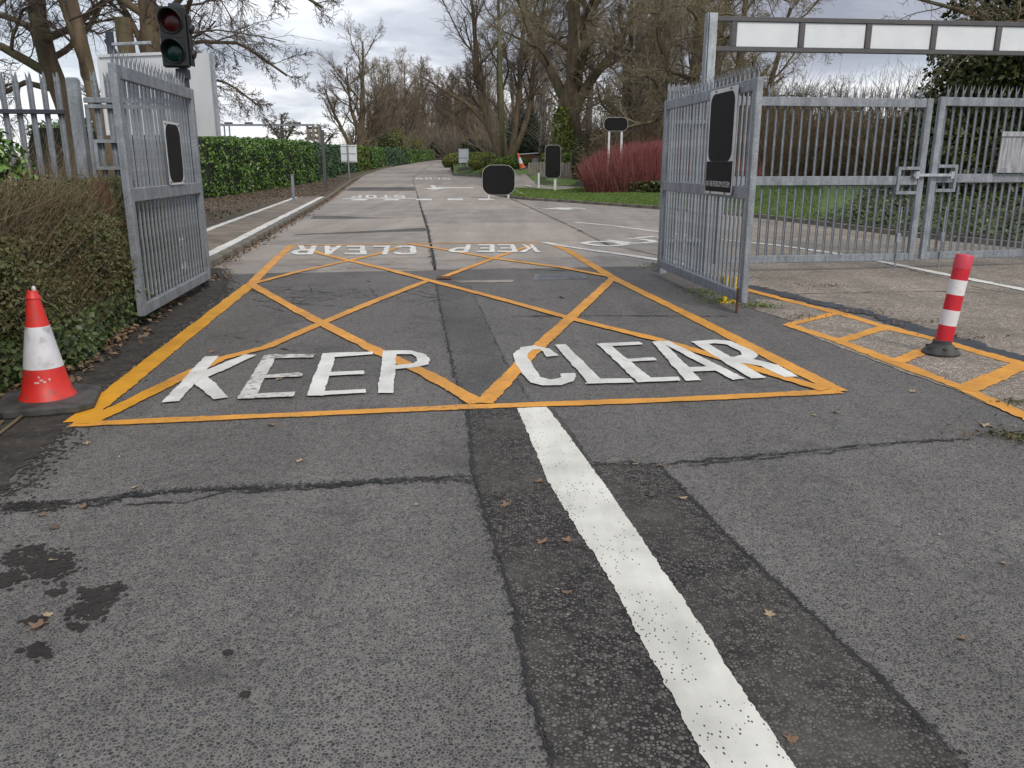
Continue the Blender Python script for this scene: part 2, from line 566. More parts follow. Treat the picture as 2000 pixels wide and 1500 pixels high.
M['soil'] = mat_noise('soil', (0.022, 0.020, 0.0185), (0.052, 0.046, 0.040), 7, 8, 0.95, 0.6, 30, c3=(0.085, 0.068, 0.052), scale3=22, lo3=0.56, hi3=0.66, bdist=0.03)
M['mulch'] = mat_noise('leaf_mulch', (0.055, 0.042, 0.030), (0.125, 0.095, 0.068), 8, 9, 0.95, 0.7, 25, c3=(0.075, 0.085, 0.03), scale3=0.5, lo3=0.52, hi3=0.68, bdist=0.04)
M['wood_floor'] = mat_noise('woodland_floor', (0.035, 0.03, 0.02), (0.08, 0.065, 0.045), 3, 8, 0.95, 0.6, 12, c3=(0.04, 0.055, 0.018), scale3=0.3, lo3=0.45, hi3=0.6, bdist=0.05)
M['lawn'] = mat_noise('lawn', (0.075, 0.135, 0.026), (0.13, 0.20, 0.048), 5, 8, 0.9, 0.7, 30, c3=(0.10, 0.11, 0.04), scale3=1.2, lo3=0.55, hi3=0.75, bdist=0.04)
M['field'] = mat_noise('field', (0.06, 0.085, 0.03), (0.10, 0.11, 0.045), 0.08, 6, 0.95)
M['grass_blade'] = mat_leaf('grass_blade', [(0.075, 0.125, 0.022), (0.12, 0.20, 0.036), (0.17, 0.235, 0.06)], 0.6)
M['ivy'] = mat_leaf('ivy_leaf', [(0.022, 0.038, 0.014), (0.045, 0.075, 0.022), (0.075, 0.115, 0.032), (0.11, 0.14, 0.055)], 0.42)
M['hedge_leaf'] = mat_leaf('hedge_leaf', [(0.04, 0.042, 0.017), (0.072, 0.084, 0.026), (0.105, 0.13, 0.036), (0.14, 0.108, 0.055), (0.08, 0.098, 0.031)], 0.5)
M['brown_leaf'] = mat_leaf('brown_leaf', [(0.10, 0.062, 0.035), (0.19, 0.125, 0.075), (0.30, 0.21, 0.13), (0.13, 0.075, 0.045)], 0.75)
M['litter'] = mat_leaf('dry_leaf', [(0.085, 0.052, 0.032), (0.17, 0.11, 0.065), (0.27, 0.19, 0.12), (0.06, 0.04, 0.028)], 0.8)
M['laurel'] = mat_leaf('laurel_leaf', [(0.035, 0.08, 0.018), (0.065, 0.145, 0.026), (0.11, 0.215, 0.036), (0.17, 0.29, 0.055)], 0.33, spec=0.5)
M['laurel_blue'] = mat_leaf('cool_laurel_leaf', [(0.025, 0.055, 0.026), (0.045, 0.10, 0.045), (0.075, 0.15, 0.07), (0.11, 0.20, 0.095)], 0.36, spec=0.5)
M['laurel_yellow'] = mat_leaf('yellow_laurel_leaf', [(0.05, 0.085, 0.014), (0.10, 0.155, 0.022), (0.17, 0.24, 0.035)], 0.4)
M['conifer_yellow'] = mat_leaf('yellow_green_needles', [(0.075, 0.095, 0.018), (0.135, 0.16, 0.028), (0.20, 0.225, 0.045)], 0.6)
M['conifer_dark'] = mat_leaf('dark_needles', [(0.010, 0.022, 0.014), (0.022, 0.042, 0.024), (0.035, 0.06, 0.032)], 0.6)
M['evergreen'] = mat_leaf('evergreen_leaf', [(0.016, 0.026, 0.010), (0.038, 0.054, 0.016), (0.075, 0.094, 0.026), (0.115, 0.13, 0.04)], 0.4)
M['heather'] = mat_leaf('heather_tips', [(0.12, 0.15, 0.03), (0.20, 0.235, 0.045), (0.29, 0.30, 0.065), (0.16, 0.20, 0.045)], 0.6)
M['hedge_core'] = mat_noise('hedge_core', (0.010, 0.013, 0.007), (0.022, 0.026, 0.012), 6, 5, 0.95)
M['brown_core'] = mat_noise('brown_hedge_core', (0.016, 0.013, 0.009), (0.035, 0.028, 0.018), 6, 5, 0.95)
M['bark'] = mat_noise('bark', (0.075, 0.056, 0.036), (0.17, 0.128, 0.082), 5, 8, 0.92, 0.8, 18, scl=(1, 1, 0.25), c3=(0.09, 0.095, 0.05), scale3=1.2, lo3=0.5, hi3=0.7, bdist=0.04)
M['bark_grey'] = mat_noise('grey_bark', (0.075, 0.067, 0.055), (0.17, 0.15, 0.122), 5, 8, 0.92, 0.7, 18, scl=(1, 1, 0.25), bdist=0.04)
M['bark_pale'] = mat_noise('pale_bark', (0.16, 0.14, 0.11), (0.34, 0.31, 0.26), 7, 8, 0.9, 0.5, 30, c3=(0.09, 0.085, 0.05), scale3=3.0, bdist=0.02)
M['twig'] = mat_leaf('twig', [(0.11, 0.088, 0.064), (0.17, 0.137, 0.10), (0.23, 0.185, 0.137)], 0.9, spec=0.2)
M['twig_dark'] = mat_leaf('dark_twig', [(0.075, 0.061, 0.050), (0.115, 0.094, 0.077), (0.155, 0.128, 0.103)], 0.9, spec=0.2)
M['twig_green'] = mat_leaf('lichen_twig', [(0.15, 0.132, 0.085), (0.22, 0.192, 0.123), (0.29, 0.25, 0.165)], 0.9, spec=0.2)
M['twig_wood'] = mat_leaf('woodland_twig', [(0.19, 0.157, 0.125), (0.26, 0.215, 0.17), (0.33, 0.27, 0.215)], 0.9, spec=0.2)
M['twig_tan'] = mat_leaf('tan_twig', [(0.085, 0.064, 0.038), (0.15, 0.115, 0.07), (0.23, 0.18, 0.115)], 0.85, spec=0.2)
M['red_stem'] = mat_leaf('red_stem', [(0.17, 0.040, 0.044), (0.27, 0.070, 0.076), (0.36, 0.14, 0.13), (0.27, 0.14, 0.105)], 0.55)
M['timber'] = mat_noise('weathered_timber', (0.16, 0.145, 0.12), (0.30, 0.275, 0.235), 4, 7, 0.9, 0.3, 20, scl=(3, 3, 0.4))
M['pole_wood'] = mat_noise('green_tinged_pole', (0.10, 0.10, 0.045), (0.17, 0.165, 0.085), 4, 6, 0.9, 0.2, 20, scl=(2, 2, 0.4))
M['brick'] = mat_noise('far_brick', (0.13, 0.055, 0.035), (0.20, 0.085, 0.055), 12, 4, 0.9)
M['lens_red'] = mat_plain('red_lens', (0.030, 0.002, 0.003), 0.25, spec=0.4)
M['lens_green'] = mat_plain('green_lens', (0.001, 0.016, 0.016), 0.25, spec=0.4)
M['silver_wood'] = mat_noise('silvered_board', (0.24, 0.25, 0.28), (0.42, 0.43, 0.46), 5, 8, 0.85, 0.2, 30, scl=(3, 3, 0.5), c3=(0.15, 0.15, 0.18), scale3=4)
M['iron'] = mat_noise('worn_iron', (0.10, 0.11, 0.125), (0.17, 0.18, 0.20), 9, 6, 0.5, 0.3, 60, metallic=0.2)

rng = np.random.default_rng(7)
random.seed(7)

# ------------------------------------------------------------------ ground and road surfaces
LK_PX = [(420, 521), (480, 487), (540, 450), (590, 420), (642, 388.5), (668, 369), (690, 353.5), (715, 341), (745, 331), (775, 324), (800, 319.5), (830, 316)]
LKERB = G(LK_PX)
LKERB = LKERB[LKERB[:, 1] < 125]
LKERB = np.vstack([LKERB, [(-16.5, 140, 0), (-16.6, 165, 0), (-15.8, 186, 0), (-11.5, 200, 0), (-2, 210, 0), (20, 218, 0)]])
RED_PX = [(1300, 503), (1190, 480), (1120, 445), (1060, 417), (1010, 394), (960, 371), (915, 353), (884, 343)]
REDGE = np.vstack([G(RED_PX), KERB_A[:5][::-1], [(30, 208, 0)]])
CEN_PX = [(852, 545), (846, 500), (838, 460), (826, 420), (818, 390), (812, 370), (806, 352), (812, 342), (826, 334)]
CEN = G(CEN_PX)
CEN = np.vstack([CEN, [(-13.0, 140, 0), (-13.6, 165, 0), (-12.6, 183, 0), (-7, 197, 0), (25, 213, 0)]])


def interp_y(P, y):
    o = np.argsort(P[:, 1])
    return np.interp(y, P[o, 1], P[o, 0])


# one big sheet out to the horizon
xs = np.concatenate([np.linspace(-900, -60, 15), np.linspace(-50, 60, 23), np.linspace(80, 900, 15)])
ys = np.concatenate([np.linspace(-200, 0, 9), np.linspace(5, 220, 87), np.linspace(240, 1500, 25)])
X, Y = np.meshgrid(xs, ys, indexing='ij')
Z = np.minimum(zr(Y), 3.2) - 0.06
V = np.stack([X, Y, Z], -1).reshape(-1, 3)
nx, ny = len(xs), len(ys)
i, j = np.meshgrid(np.arange(nx - 1), np.arange(ny - 1), indexing='ij')
a = (i * ny + j).ravel()
link('ground', np_mesh('ground', V, np.stack([a, a + ny, a + ny + 1, a + 1], 1), M['field'], True), kind='structure')

TDIR = np.array((1.0, 0.15))      # crosswise direction of the entrance (gate line, joints)


def yline(y0, x):
    return y0 + 0.15 * x


# asphalt apron in front of the gates, up to the concrete road
xl = np.linspace(-16, 16, 33)
link_ap = loft('asphalt_apron', np.column_stack([xl, np.full(33, -6.0)]), np.column_stack([xl, yline(12.75, xl)]), 33, 40, lambda x, y: x * 0.0, M['asphalt'], kind='structure')

# exit concrete on the right, beyond the yellow ladder
TARL = G([(1440, 556), (1560, 583), (1700, 614), (1830, 655), (2000, 706)])
TARL = np.vstack([TARL, TARL[-1] + (TARL[-1] - TARL[-2]) * 4])
loft('exit_road', np.vstack([G([(1180, 478.5), (1290, 500)]), TARL]), np.vstack([KERB_B[2:4] + (0, 0.3, 0), KERB_B[4:] + (0.2, 0.2, 0)]), 40, 24, lambda x, y: zr(y) + 0.005, M['aggregate'], kind='structure')
loft('side_road', G([(1300, 503), (1160, 467), (1060, 417), (1000, 389), (955, 368.5), (915, 353), (884, 343)]),
     np.vstack([KERB_B[[6, 5, 4, 3, 1]] + (0, 0.3, 0), G([(990, 372), (945, 346.5)])]), 34, 8, lambda x, y: zr(y) + 0.0065, M['concrete_worn'], kind='structure')

# concrete road: a dark joint bed with slabs on it
road = loft('concrete_road', LKERB, np.vstack([REDGE]), 90, 6, lambda x, y: zr(y) - 0.022, M['tar'], kind='structure')
jl = [gp(700, v)[1] - 0.15 * gp(700, v)[0] for v in (505, 476, 451.5, 426, 397, 372.5, 366, 359.5, 353)]
jr = [gp(900, v)[1] - 0.15 * gp(900, v)[0] for v in (507, 474, 436, 409, 379, 361, 350)]
y0s = 12.7


def slabs(joints, PL, PR, inset_l, inset_r, mats):
    js = sorted([y0s] + joints)
    last = js[-1]
    while last < 180:
        last += 6.0 if last < 90 else 15
        js.append(last)
    for k in range(len(js) - 1):
        a0, a1 = js[k] + 0.012, js[k + 1] - 0.012
        if a1 - a0 < 0.2:
            continue
        n, m = (5, 4) if a1 < 60 else (4, 2)
        out = []
        for s in np.linspace(a0, a1, n):
            y = s
            for _ in range(6):
                xl_ = float(interp_y(PL, y))
                y = s + 0.15 * xl_
            yl_ = y
            y = s
            for _ in range(6):
                xr_ = float(interp_y(PR, y))
                y = s + 0.15 * xr_
            p, q = np.array((xl_ + inset_l, yl_)), np.array((xr_ - inset_r, y))
            for w in np.linspace(0, 1, m):
                out.append(p * (1 - w) + q * w)
        P = np.array(out)
        top = np.column_stack([P, zr(P[:, 1]) + 0.003 + 0.0 * P[:, 0]])
        Vv = np.vstack([top, top - (0, 0, 0.05)])
        fs = []
        for ii in range(n - 1):
            for jj in range(m - 1):
                b = ii * m + jj
                fs.append((b, b + 1, b + m + 1, b + m))
        o = n * m
        rim = [jj for jj in range(m)] + [ii * m + m - 1 for ii in range(1, n)] + [(n - 1) * m + jj for jj in range(m - 2, -1, -1)] + [ii * m for ii in range(n - 2, 0, -1)]
        for c in range(len(rim)):
            c2 = rim[(c + 1) % len(rim)]
            fs.append((rim[c], rim[c] + o, c2 + o, c2))
        mb = MB()
        mb.add(Vv, fs)
        mb.build('concrete_slab', mats[k % len(mats)] if k else mats[0], road)


slabs(jl, LKERB, CEN, 0.0, 0.02, [M['concrete_worn'], M['concrete']])
slabs(jr, CEN, REDGE, 0.02, 0.0, [M['concrete_worn'], M['concrete'], M['concrete']])


# ---- flat sheets laid on the road: ribbons and polygons with hand-painted edges
def poly_sheet(px, dz, jit=0.004, step=0.03, plane=None):
    """outline of a flat patch from its corner pixels, edges slightly uneven; returns world points"""
    P = G(px) if plane is None else np.asarray(plane, float)
    out = []
    for k in range(len(P)):
        a, b = P[k], P[(k + 1) % len(P)]
        d = b - a
        L = np.linalg.norm(d[:2])
        if L < 1e-6:
            continue
        n = max(1, int(L / step))
        nr = np.array((-d[1], d[0], 0)) / L
        w = 0.0
        for q in range(n):
            w = 0 if q == 0 else 0.72 * w + rng.normal() * jit * 0.75
            out.append(a + d * q / n + nr * w)
    out = np.array(out)
    out[:, 2] = zr(out[:, 1]) + dz
    return out


def fill(polys, name, mat, parent=None, holes=None, **props):
    bm = bmesh.new()
    for k, P in enumerate(polys):
        vsx = [bm.verts.new(tuple(map(float, p))) for p in P]
        try:
            f = bm.faces.new(vsx)
        except ValueError:
            continue
        f.normal_update()
        if f.normal.z < 0:
            f.normal_flip()
    bmesh.ops.triangulate(bm, faces=bm.faces[:])
    me = bpy.data.meshes.new(name)
    bm.to_mesh(me)
    bm.free()
    me.materials.append(mat)
    return link(name, me, parent, **props)


def ribbon_pts(C, w, dz, jit=0.006, step=0.04, taper=False):
    C = np.asarray(C, float)
    L = np.sum(np.linalg.norm(np.diff(C[:, :2], axis=0), axis=1))
    n = max(2, int(L / step))
    P = resample(C[:, :2], n)
    T = np.gradient(P, axis=0)
    T /= np.linalg.norm(T, axis=1)[:, None] + 1e-9
    Nn = np.column_stack([-T[:, 1], T[:, 0]])
    wv = np.interp(np.linspace(0, 1, n), np.linspace(0, 1, len(w)), w) if hasattr(w, '__len__') else np.full(n, w)
    j = rng.normal(size=(n, 2)) * jit
    j = j + np.interp(np.arange(n), np.arange(0, n + 6, 6), rng.normal(size=len(np.arange(0, n + 6, 6))) * jit * 1.3)[:, None]
    A = P + Nn * (wv / 2 + j[:, 0])[:, None]
    B = P - Nn * (wv / 2 + j[:, 1])[:, None]
    V = np.vstack([A, B])
    V = np.column_stack([V, zr(V[:, 1]) + dz])
    k = np.arange(n - 1)
    F = np.stack([k, k + n, k + n + 1, k + 1], 1)
    if np.cross(V[F[0, 1]] - V[F[0, 0]], V[F[0, 3]] - V[F[0, 0]])[2] < 0:
        F = F[:, ::-1]
    return V, np.ascontiguousarray(F)


def ribbon(name, C, w, dz, mat, parent=None, jit=0.006, step=0.04, **props):
    V, F = ribbon_pts(C, w, dz, jit, step)
    return link(name, np_mesh(name, V, F, mat), parent, **props)


# the worn trench strip along the middle of the apron
SL = [(914, 800), (925, 930), (960, 1050), (1000, 1180), (1030, 1340), (1080, 1500), (1120, 1640)]
SR = [(1078, 798), (1160, 903), (1290, 912), (1420, 1048), (1560, 1180), (1700, 1310), (1890, 1500), (2050, 1660)]
fill([poly_sheet(SL + SR[::-1], 0.005, 0.006, 0.035)], 'trench_strip', M['asphalt_rough'], kind='structure')
fill([poly_sheet([(852, 556), (872, 650), (892, 760), (913, 797), (1044, 793), (1000, 720), (955, 640), (918, 558)], 0.0035, 0.006, 0.05)], 'trench_strip', M['asphalt_dark'], kind='structure')
# concrete showing at the gate threshold and paler patch right of centre
fill([poly_sheet([(880, 549), (1005, 547), (1000, 552), (900, 553)], 0.0062, 0.01, 0.05)], 'threshold_patch', M['concrete_worn'], kind='structure')
fill([poly_sheet([(1480, 585), (1560, 590), (1632, 612), (1560, 632), (1475, 606)], 0.004, 0.02, 0.06)], 'concrete_patch', M['aggregate'], kind='structure')
# asphalt patches across the concrete lane
for q in ([(612, 422), (660, 421.5), (700, 424.5), (772, 426), (700, 427), (650, 428), (606, 428)],
          [(575, 458), (690, 453), (760, 449), (830, 445), (833, 452), (760, 453.5), (690, 456), (575, 459.5)],
          [(686, 366), (808, 365.5), (812, 372.5), (672, 373)]):
    fill([poly_sheet(q, 0.006, 0.01, 0.12)], 'asphalt_patch', M['asphalt_dark'], kind='structure')

# dark wet soil edge under the hedge, bottom left
SOILE = G([(-260, 1030), (0, 962), (60, 905), (112, 846), (165, 792), (232, 735), (300, 685), (370, 630), (432, 575), (440, 545), (432, 524)])
fill([np.vstack([poly_sheet(None, 0.006, 0.03, 0.06, plane=SOILE)[:-60] if False else np.column_stack([resample(SOILE[:, :2], 160) + rng.normal(size=(160, 2)) * 0.022, np.full(160, 0.006)]),
                 [(-14, 11.0, 0.006), (-14, 2.6, 0.006)]])], 'soil_edge', M['soil'], kind='structure')

def spots(P, rmin, rmax, z0=0.0034):
    """many small irregular dark spots, one hexagon each"""
    n = len(P)
    k = np.arange(6) * np.pi / 3
    rad = rng.uniform(rmin, rmax, n)[:, None] * rng.uniform(0.6, 1.35, (n, 6))
    V = np.stack([P[:, 0:1] + np.cos(k)[None] * rad, P[:, 1:2] + np.sin(k)[None] * rad, np.repeat(z0 + rng.uniform(0, 0.0012, (n, 1)), 6, 1)], -1).reshape(-1, 3)
    F = np.arange(n * 6).reshape(n, 6)
    return V, F


_e = resample(SOILE[:, :2], 600)
_k = rng.integers(0, 600, 3200)
V_, F_ = spots(_e[_k] + np.abs(rng.normal(0, 0.10, (3200, 1))) * np.array((0.9, -0.35)) + rng.normal(0, 0.02, (3200, 2)), 0.004, 0.014, 0.0045)
link('loose_soil', np_mesh('loose_soil', V_, F_, M['soil']), kind='stuff')

# stains on the left of the apron
def blotch(u, v, ru, rv, name='stain', mat='stain', dz=0.003, n=46):
    c = gp(u, v)
    ex, ey = gp(u + ru, v), gp(u, v - rv)
    ph = np.linspace(0, 2 * np.pi, n, endpoint=False)
    rad = 1 + 0.22 * np.sin(3 * ph + rng.uniform(0, 6)) + 0.18 * np.sin(5 * ph + rng.uniform(0, 6)) + rng.normal(size=n) * 0.13
    P = c[None] + np.cos(ph)[:, None] * rad[:, None] * (ex - c)[None] + np.sin(ph)[:, None] * rad[:, None] * (ey - c)[None]
    P[:, 2] = dz
    return P


def spots(P, rmin, rmax, z0=0.0034):
    """many small irregular dark spots, one hexagon each"""
    n = len(P)
    k = np.arange(6) * np.pi / 3
    rad = rng.uniform(rmin, rmax, n)[:, None] * rng.uniform(0.6, 1.35, (n, 6))
    V = np.stack([P[:, 0:1] + np.cos(k)[None] * rad, P[:, 1:2] + np.sin(k)[None] * rad, np.repeat(z0 + rng.uniform(0, 0.0012, (n, 1)), 6, 1)], -1).reshape(-1, 3)
    F = np.arange(n * 6).reshape(n, 6)
    return V, F


sp = []
for u, v, a, b in [(95, 1105, 62, 32), (28, 1090, 22, 18), (15, 1130, 30, 16), (190, 1165, 40, 18), (232, 1150, 22, 8), (175, 1195, 44, 16), (112, 1158, 26, 6), (75, 1272, 24, 14), (72, 1212, 26, 9), (60, 1075, 30, 12), (150, 1225, 20, 8), (480, 1357, 6, 5), (445, 1275, 4, 3), (1060, 1062, 26, 12), (60, 990, 70, 12)]:
    c, ex, ey = gp(u, v)[:2], gp(u + a, v)[:2], gp(u, v - b)[:2]
    n = int(np.clip(a * b * 0.20, 10, 420))
    q = rng.normal(0, 0.42, (n, 2))
    sp.append(c + q[:, :1] * (ex - c) + q[:, 1:] * (ey - c))
V_, F_ = spots(np.vstack(sp), 0.004, 0.017)
link('oil_stains', np_mesh('oil_stains', V_, F_, M['stain']), kind='stuff')


# cracks
def crack(px, w, dz=0.0045, wander=0.02, branch=0, name='crack', mat='tar'):
    C = G(px)[:, :2]
    L = np.sum(np.linalg.norm(np.diff(C, axis=0), axis=1))
    n = max(4, int(L / 0.06))
    P = resample(C, n)
    P += np.cumsum(rng.normal(size=(n, 2)) * wander * 0.25, 0) * 0.15 + rng.normal(size=(n, 2)) * wander * 0.4
    wv = np.clip(rng.normal(0.62, 0.5, n), 0.02, 2) * w
    return ribbon_pts(np.column_stack([P, np.zeros(n)]), wv, dz, jit=w * 0.3, step=0.02)


def merge(parts):
    Vs, Fs, b = [], [], 0
    for V, F in parts:
        Vs.append(V)
        Fs.append(F + b)
        b += len(V)
    return np.vstack(Vs), np.vstack(Fs)


cr = [crack([(0, 1000), (90, 985), (200, 985), (260, 965), (400, 958), (560, 950), (700, 945), (850, 938), (925, 945)], 0.014, 0.0040, 0.045),
      crack([(0, 985), (110, 982), (205, 978), (300, 964), (430, 955), (530, 960), (720, 940), (915, 930)], 0.009, 0.0043, 0.045),
      crack([(240, 988), (360, 982), (450, 962), (560, 955), (640, 948)], 0.010, 0.0046, 0.03),
      crack([(1160, 908), (1300, 908), (1450, 895), (1600, 880), (1750, 866), (1900, 858)], 0.012, 0.0058, 0.04),
      crack([(1310, 914), (1460, 900), (1600, 888), (1730, 872)], 0.010, 0.0061, 0.02),
      crack(SL[:-1], 0.011, 0.0064, 0.012),
      crack(SR[2:-1], 0.010, 0.0067, 0.012),
      crack([(852, 556), (866, 630), (880, 700), (892, 760), (912, 800)], 0.012, 0.0052, 0.015),
      crack([(918, 560), (955, 640), (985, 705), (1030, 780)], 0.007, 0.0055, 0.02),
      crack([(1000, 618), (1200, 617), (1420, 618), (1480, 615)], 0.014, 0.0047, 0.015),
      crack([(640, 700), (760, 690), (900, 688), (1000, 700)], 0.006, 0.0049, 0.02),
      crack([(560, 700), (660, 680), (740, 655), (850, 632)], 0.006, 0.0072, 0.02),
      crack([(440, 655), (520, 672), (580, 690)], 0.007, 0.0075, 0.02),
      crack([(400, 545), (560, 533), (700, 524), (840, 527), (1000, 525), (1120, 530)], 0.02, 0.0052, 0.03),
      crack([(1480, 636), (1500, 642), (1640, 658)], 0.004, 0.0052, 0.01)]
# crazed patch near the left gate
for _ in range(34):
    u, v = rng.uniform(430, 830), rng.uniform(563, 600)
    a2 = rng.uniform(-0.5, 0.5)
    cr.append(crack([(u, v), (u + rng.uniform(15, 60), v + rng.uniform(-8, 8)), (u + rng.uniform(40, 100), v + rng.uniform(-9, 9))], 0.010, 0.0035 + rng.uniform(0, 0.0015), 0.03))
for _ in range(12):
    u, v = rng.uniform(480, 1000), rng.uniform(503, 523)
    cr.append(crack([(u, v), (u + rng.uniform(20, 50), v + rng.uniform(-3, 3)), (u + rng.uniform(50, 110), v + rng.uniform(-5, 5))], 0.008, 0.0052 + rng.uniform(0, 0.001), 0.03))
V_, F_ = merge(cr)
link('cracks', np_mesh('cracks', V_, F_, M['tar']), kind='stuff')
sp = []
for px, wd, n in [([(0, 1000), (90, 985), (200, 985), (260, 965), (400, 958), (560, 950), (700, 945), (850, 938), (925, 940)], 0.022, 800), ([(0, 985), (110, 982), (205, 978), (300, 964), (430, 955), (530, 960), (720, 940), (915, 930)], 0.014, 350),
                  ([(1160, 908), (1300, 908), (1450, 895), (1600, 880), (1750, 866), (1900, 858)], 0.016, 420), (SL[:-1], 0.011, 500), (SR[2:-1], 0.011, 450), ([(852, 556), (866, 630), (880, 700), (892, 760), (912, 800)], 0.02, 400), ([(1000, 618), (1200, 617), (1420, 618)], 0.02, 300), ([(440, 575), (600, 570), (820, 590)], 0.16, 500)]:
    P = resample(G(px)[:, :2], 600)
    k = rng.integers(0, 600, n)
    sp.append(P[k] + rng.normal(0, wd, (n, 2)))
V_, F_ = spots(np.vstack(sp), 0.003, 0.008, 0.0062)
link('crack_crumbs', np_mesh('crack_crumbs', V_, F_, M['tar']), kind='stuff')
V_, F_ = merge([crack([(850, 525), (846, 505), (842, 480), (838, 455), (830, 430), (822, 405), (816, 385)], 0.05, 0.0075, 0.03),
                crack([(1190, 480), (1120, 445), (1060, 417), (1010, 394), (960, 371)], 0.04, 0.0085, 0.01),
                crack([(1000, 405), (1080, 410), (1170, 416), (1220, 418)], 0.03, 0.0090, 0.01),
                crack([(1480, 462), (1600, 480), (1760, 500)], 0.02, 0.0070, 0.01),
                crack([(1560, 575), (1680, 572), (1850, 570), (2000, 576)], 0.02, 0.0072, 0.03),
                crack([(1730, 516), (1850, 545), (1930, 568), (2000, 575)], 0.02, 0.0075, 0.03)])
link('cracks', np_mesh('cracks', V_, F_, M['tar']), kind='stuff')
ribbon('tar_seam', TARL[:-1], [0.16, 0.22, 0.17, 0.26, 0.24], 0.0078, M['tar_blue'], jit=0.03, kind='structure')

# kerb strip under the yellow ladder
fill([poly_sheet([(1530, 636), (1640, 610), (1840, 662), (2010, 712), (2330, 800), (2330, 960), (2000, 820), (1880, 768), (1700, 702)], 0.0045, 0.01, 0.05)], 'concrete_strip', M['aggregate'], kind='structure')

# ------------------------------------------------------------------ painted markings
box = thing('box_marking', 'orange yellow criss-cross box painted on the road between the open gates', 'road marking')
lines = [
    ([(150, 826), (320, 690), (490, 556)], 0.165, 'orange_new'),
    ([(490, 556), (530, 516), (568, 481)], 0.14, 'orange'),
    ([(140, 831), (500, 815), (930, 796), (1300, 783), (1640, 766)], 0.105, 'orange'),
    ([(1640, 766), (1520, 706), (1360, 624), (1200, 545)], 0.135, 'orange'),
    ([(1200, 545), (1150, 515), (1110, 490), (1070, 474)], 0.15, 'orange'),
    ([(562, 480.5), (800, 476.5), (1066, 474)], 0.12, 'orange'),
    ([(165, 830), (240, 795), (335, 748)], 0.12, 'orange_new'),
    ([(335, 748), (430, 703), (520, 680), (627, 633), (735, 588), (836, 549)], 0.11, 'orange'),
    ([(868, 541), (920, 522), (972, 502), (1040, 479)], 0.11, 'orange'),
    ([(935, 790), (835, 733), (745, 692), (627, 632), (560, 596), (490, 556)], 0.125, 'orange'),
    ([(490, 556), (585, 531), (682, 510), (745, 495), (780, 483)], 0.11, 'orange'),
    ([(585, 483), (637, 499), (682, 510), (760, 528), (838, 549), (980, 586), (1120, 625), (1280, 664), (1400, 699), (1500, 730), (1612, 764)], 0.12, 'orange'),
    ([(945, 790), (1040, 690), (1115, 622), (1197, 545)], 0.125, 'orange'),
    ([(1195, 542), (1100, 524), (960, 505), (869, 488.5), (800, 477)], 0.12, 'orange'),
]
for k, (px, w, mm) in enumerate(lines):
    ribbon('marking_line', G(px), w, 0.0078 + 0.0004 * k, M[mm], box, jit=0.0032)
lad = thing('ladder_marking', 'orange yellow ladder of painted boxes along the concrete strip by the bollard', 'road marking')
for k, (px, w) in enumerate([([(1440, 562), (1540, 588), (1640, 613), (1730, 640), (1840, 668), (1995, 713), (2200, 775)], 0.13),
                             ([(1538, 635), (1636, 667), (1700, 691), (1747, 709), (1887, 763), (2000, 814), (2200, 900)], 0.13),
                             ([(1538, 636), (1640, 611)], 0.11), ([(1638, 668), (1732, 640)], 0.12), ([(1748, 709), (1838, 674)], 0.12), ([(1884, 763), (1998, 714)], 0.15), ([(2060, 838), (2190, 775)], 0.15)]):
    ribbon('marking_line', G(px), w, 0.0085 + 0.0004 * k, M['orange'], lad, jit=0.006)

cl_line = [(1010, 799), (1040, 870), (1065, 930), (1068, 938), (1105, 1000), (1150, 1073), (1158, 1080), (1200, 1150), (1245, 1240), (1290, 1320), (1330, 1400), (1355, 1450), (1385, 1500), (1440, 1600)]
cr_line = [(1068, 797), (1120, 866), (1160, 920), (1215, 998), (1290, 1110), (1345, 1190), (1400, 1272), (1480, 1395), (1550, 1500), (1620, 1600)]
o = fill([poly_sheet(cl_line + cr_line[::-1], 0.0085, 0.0028, 0.010)], 'centre_line', M['white_pit'])
tag(o, 'broad white line painted along the dark strip towards the camera', 'road marking')


def zoomed(pts, ox, oy, s):
    return [(ox + x / s, oy + y / s) for x, y in pts]


def letters(rootname, label, glyphs, base_dz, tf, jit=0.0028, step=0.02, mats=None):
    rt = thing(rootname, label, 'road lettering')
    for k, g in enumerate(glyphs):
        ps = []
        for q, poly in enumerate(g):
            ps.append(poly_sheet(tf(poly), base_dz + 0.0006 * q, jit, step))
        fill(ps, 'letter', M['white'] if mats is None or k not in mats else M[mats[k]], rt)
    return rt


K = [[(387, 256), (475, 252), (228, 538), (115, 547)], [(640, 242), (715, 245), (560, 318), (400, 388), (300, 425), (350, 360)], [(318, 425), (405, 382), (537, 515), (445, 528)]]
E1 = [[(760, 247), (845, 240), (700, 521), (592, 524)], [(800, 243), (1085, 239), (1070, 261), (780, 268)], [(745, 375), (985, 358), (1005, 367), (1000, 382), (740, 394)], [(640, 496), (958, 480), (945, 510), (640, 523)]]
E2 = [[(1130, 235), (1215, 232), (1200, 300), (1165, 400), (1135, 505), (1030, 503)], [(1170, 233), (1450, 225), (1447, 241), (1185, 262)], [(1120, 358), (1385, 345), (1397, 357), (1390, 368), (1120, 380)], [(1080, 480), (1400, 463), (1400, 487), (1075, 505)]]
P = [[(1510, 220), (1590, 216), (1588, 330), (1575, 487), (1478, 487), (1495, 340)],
     [(1550, 217), (1690, 218), (1775, 240), (1808, 276), (1796, 306), (1730, 322), (1560, 339), (1560, 313), (1700, 300), (1726, 284), (1722, 262), (1690, 241), (1550, 241)]]
letters('keep_lettering', 'white painted word KEEP nearest the camera, left of the dark strip', [K, E1, E2, P], 0.0138, lambda q: zoomed(q, 280, 620, 3.226), mats={1: 'white_worn'})
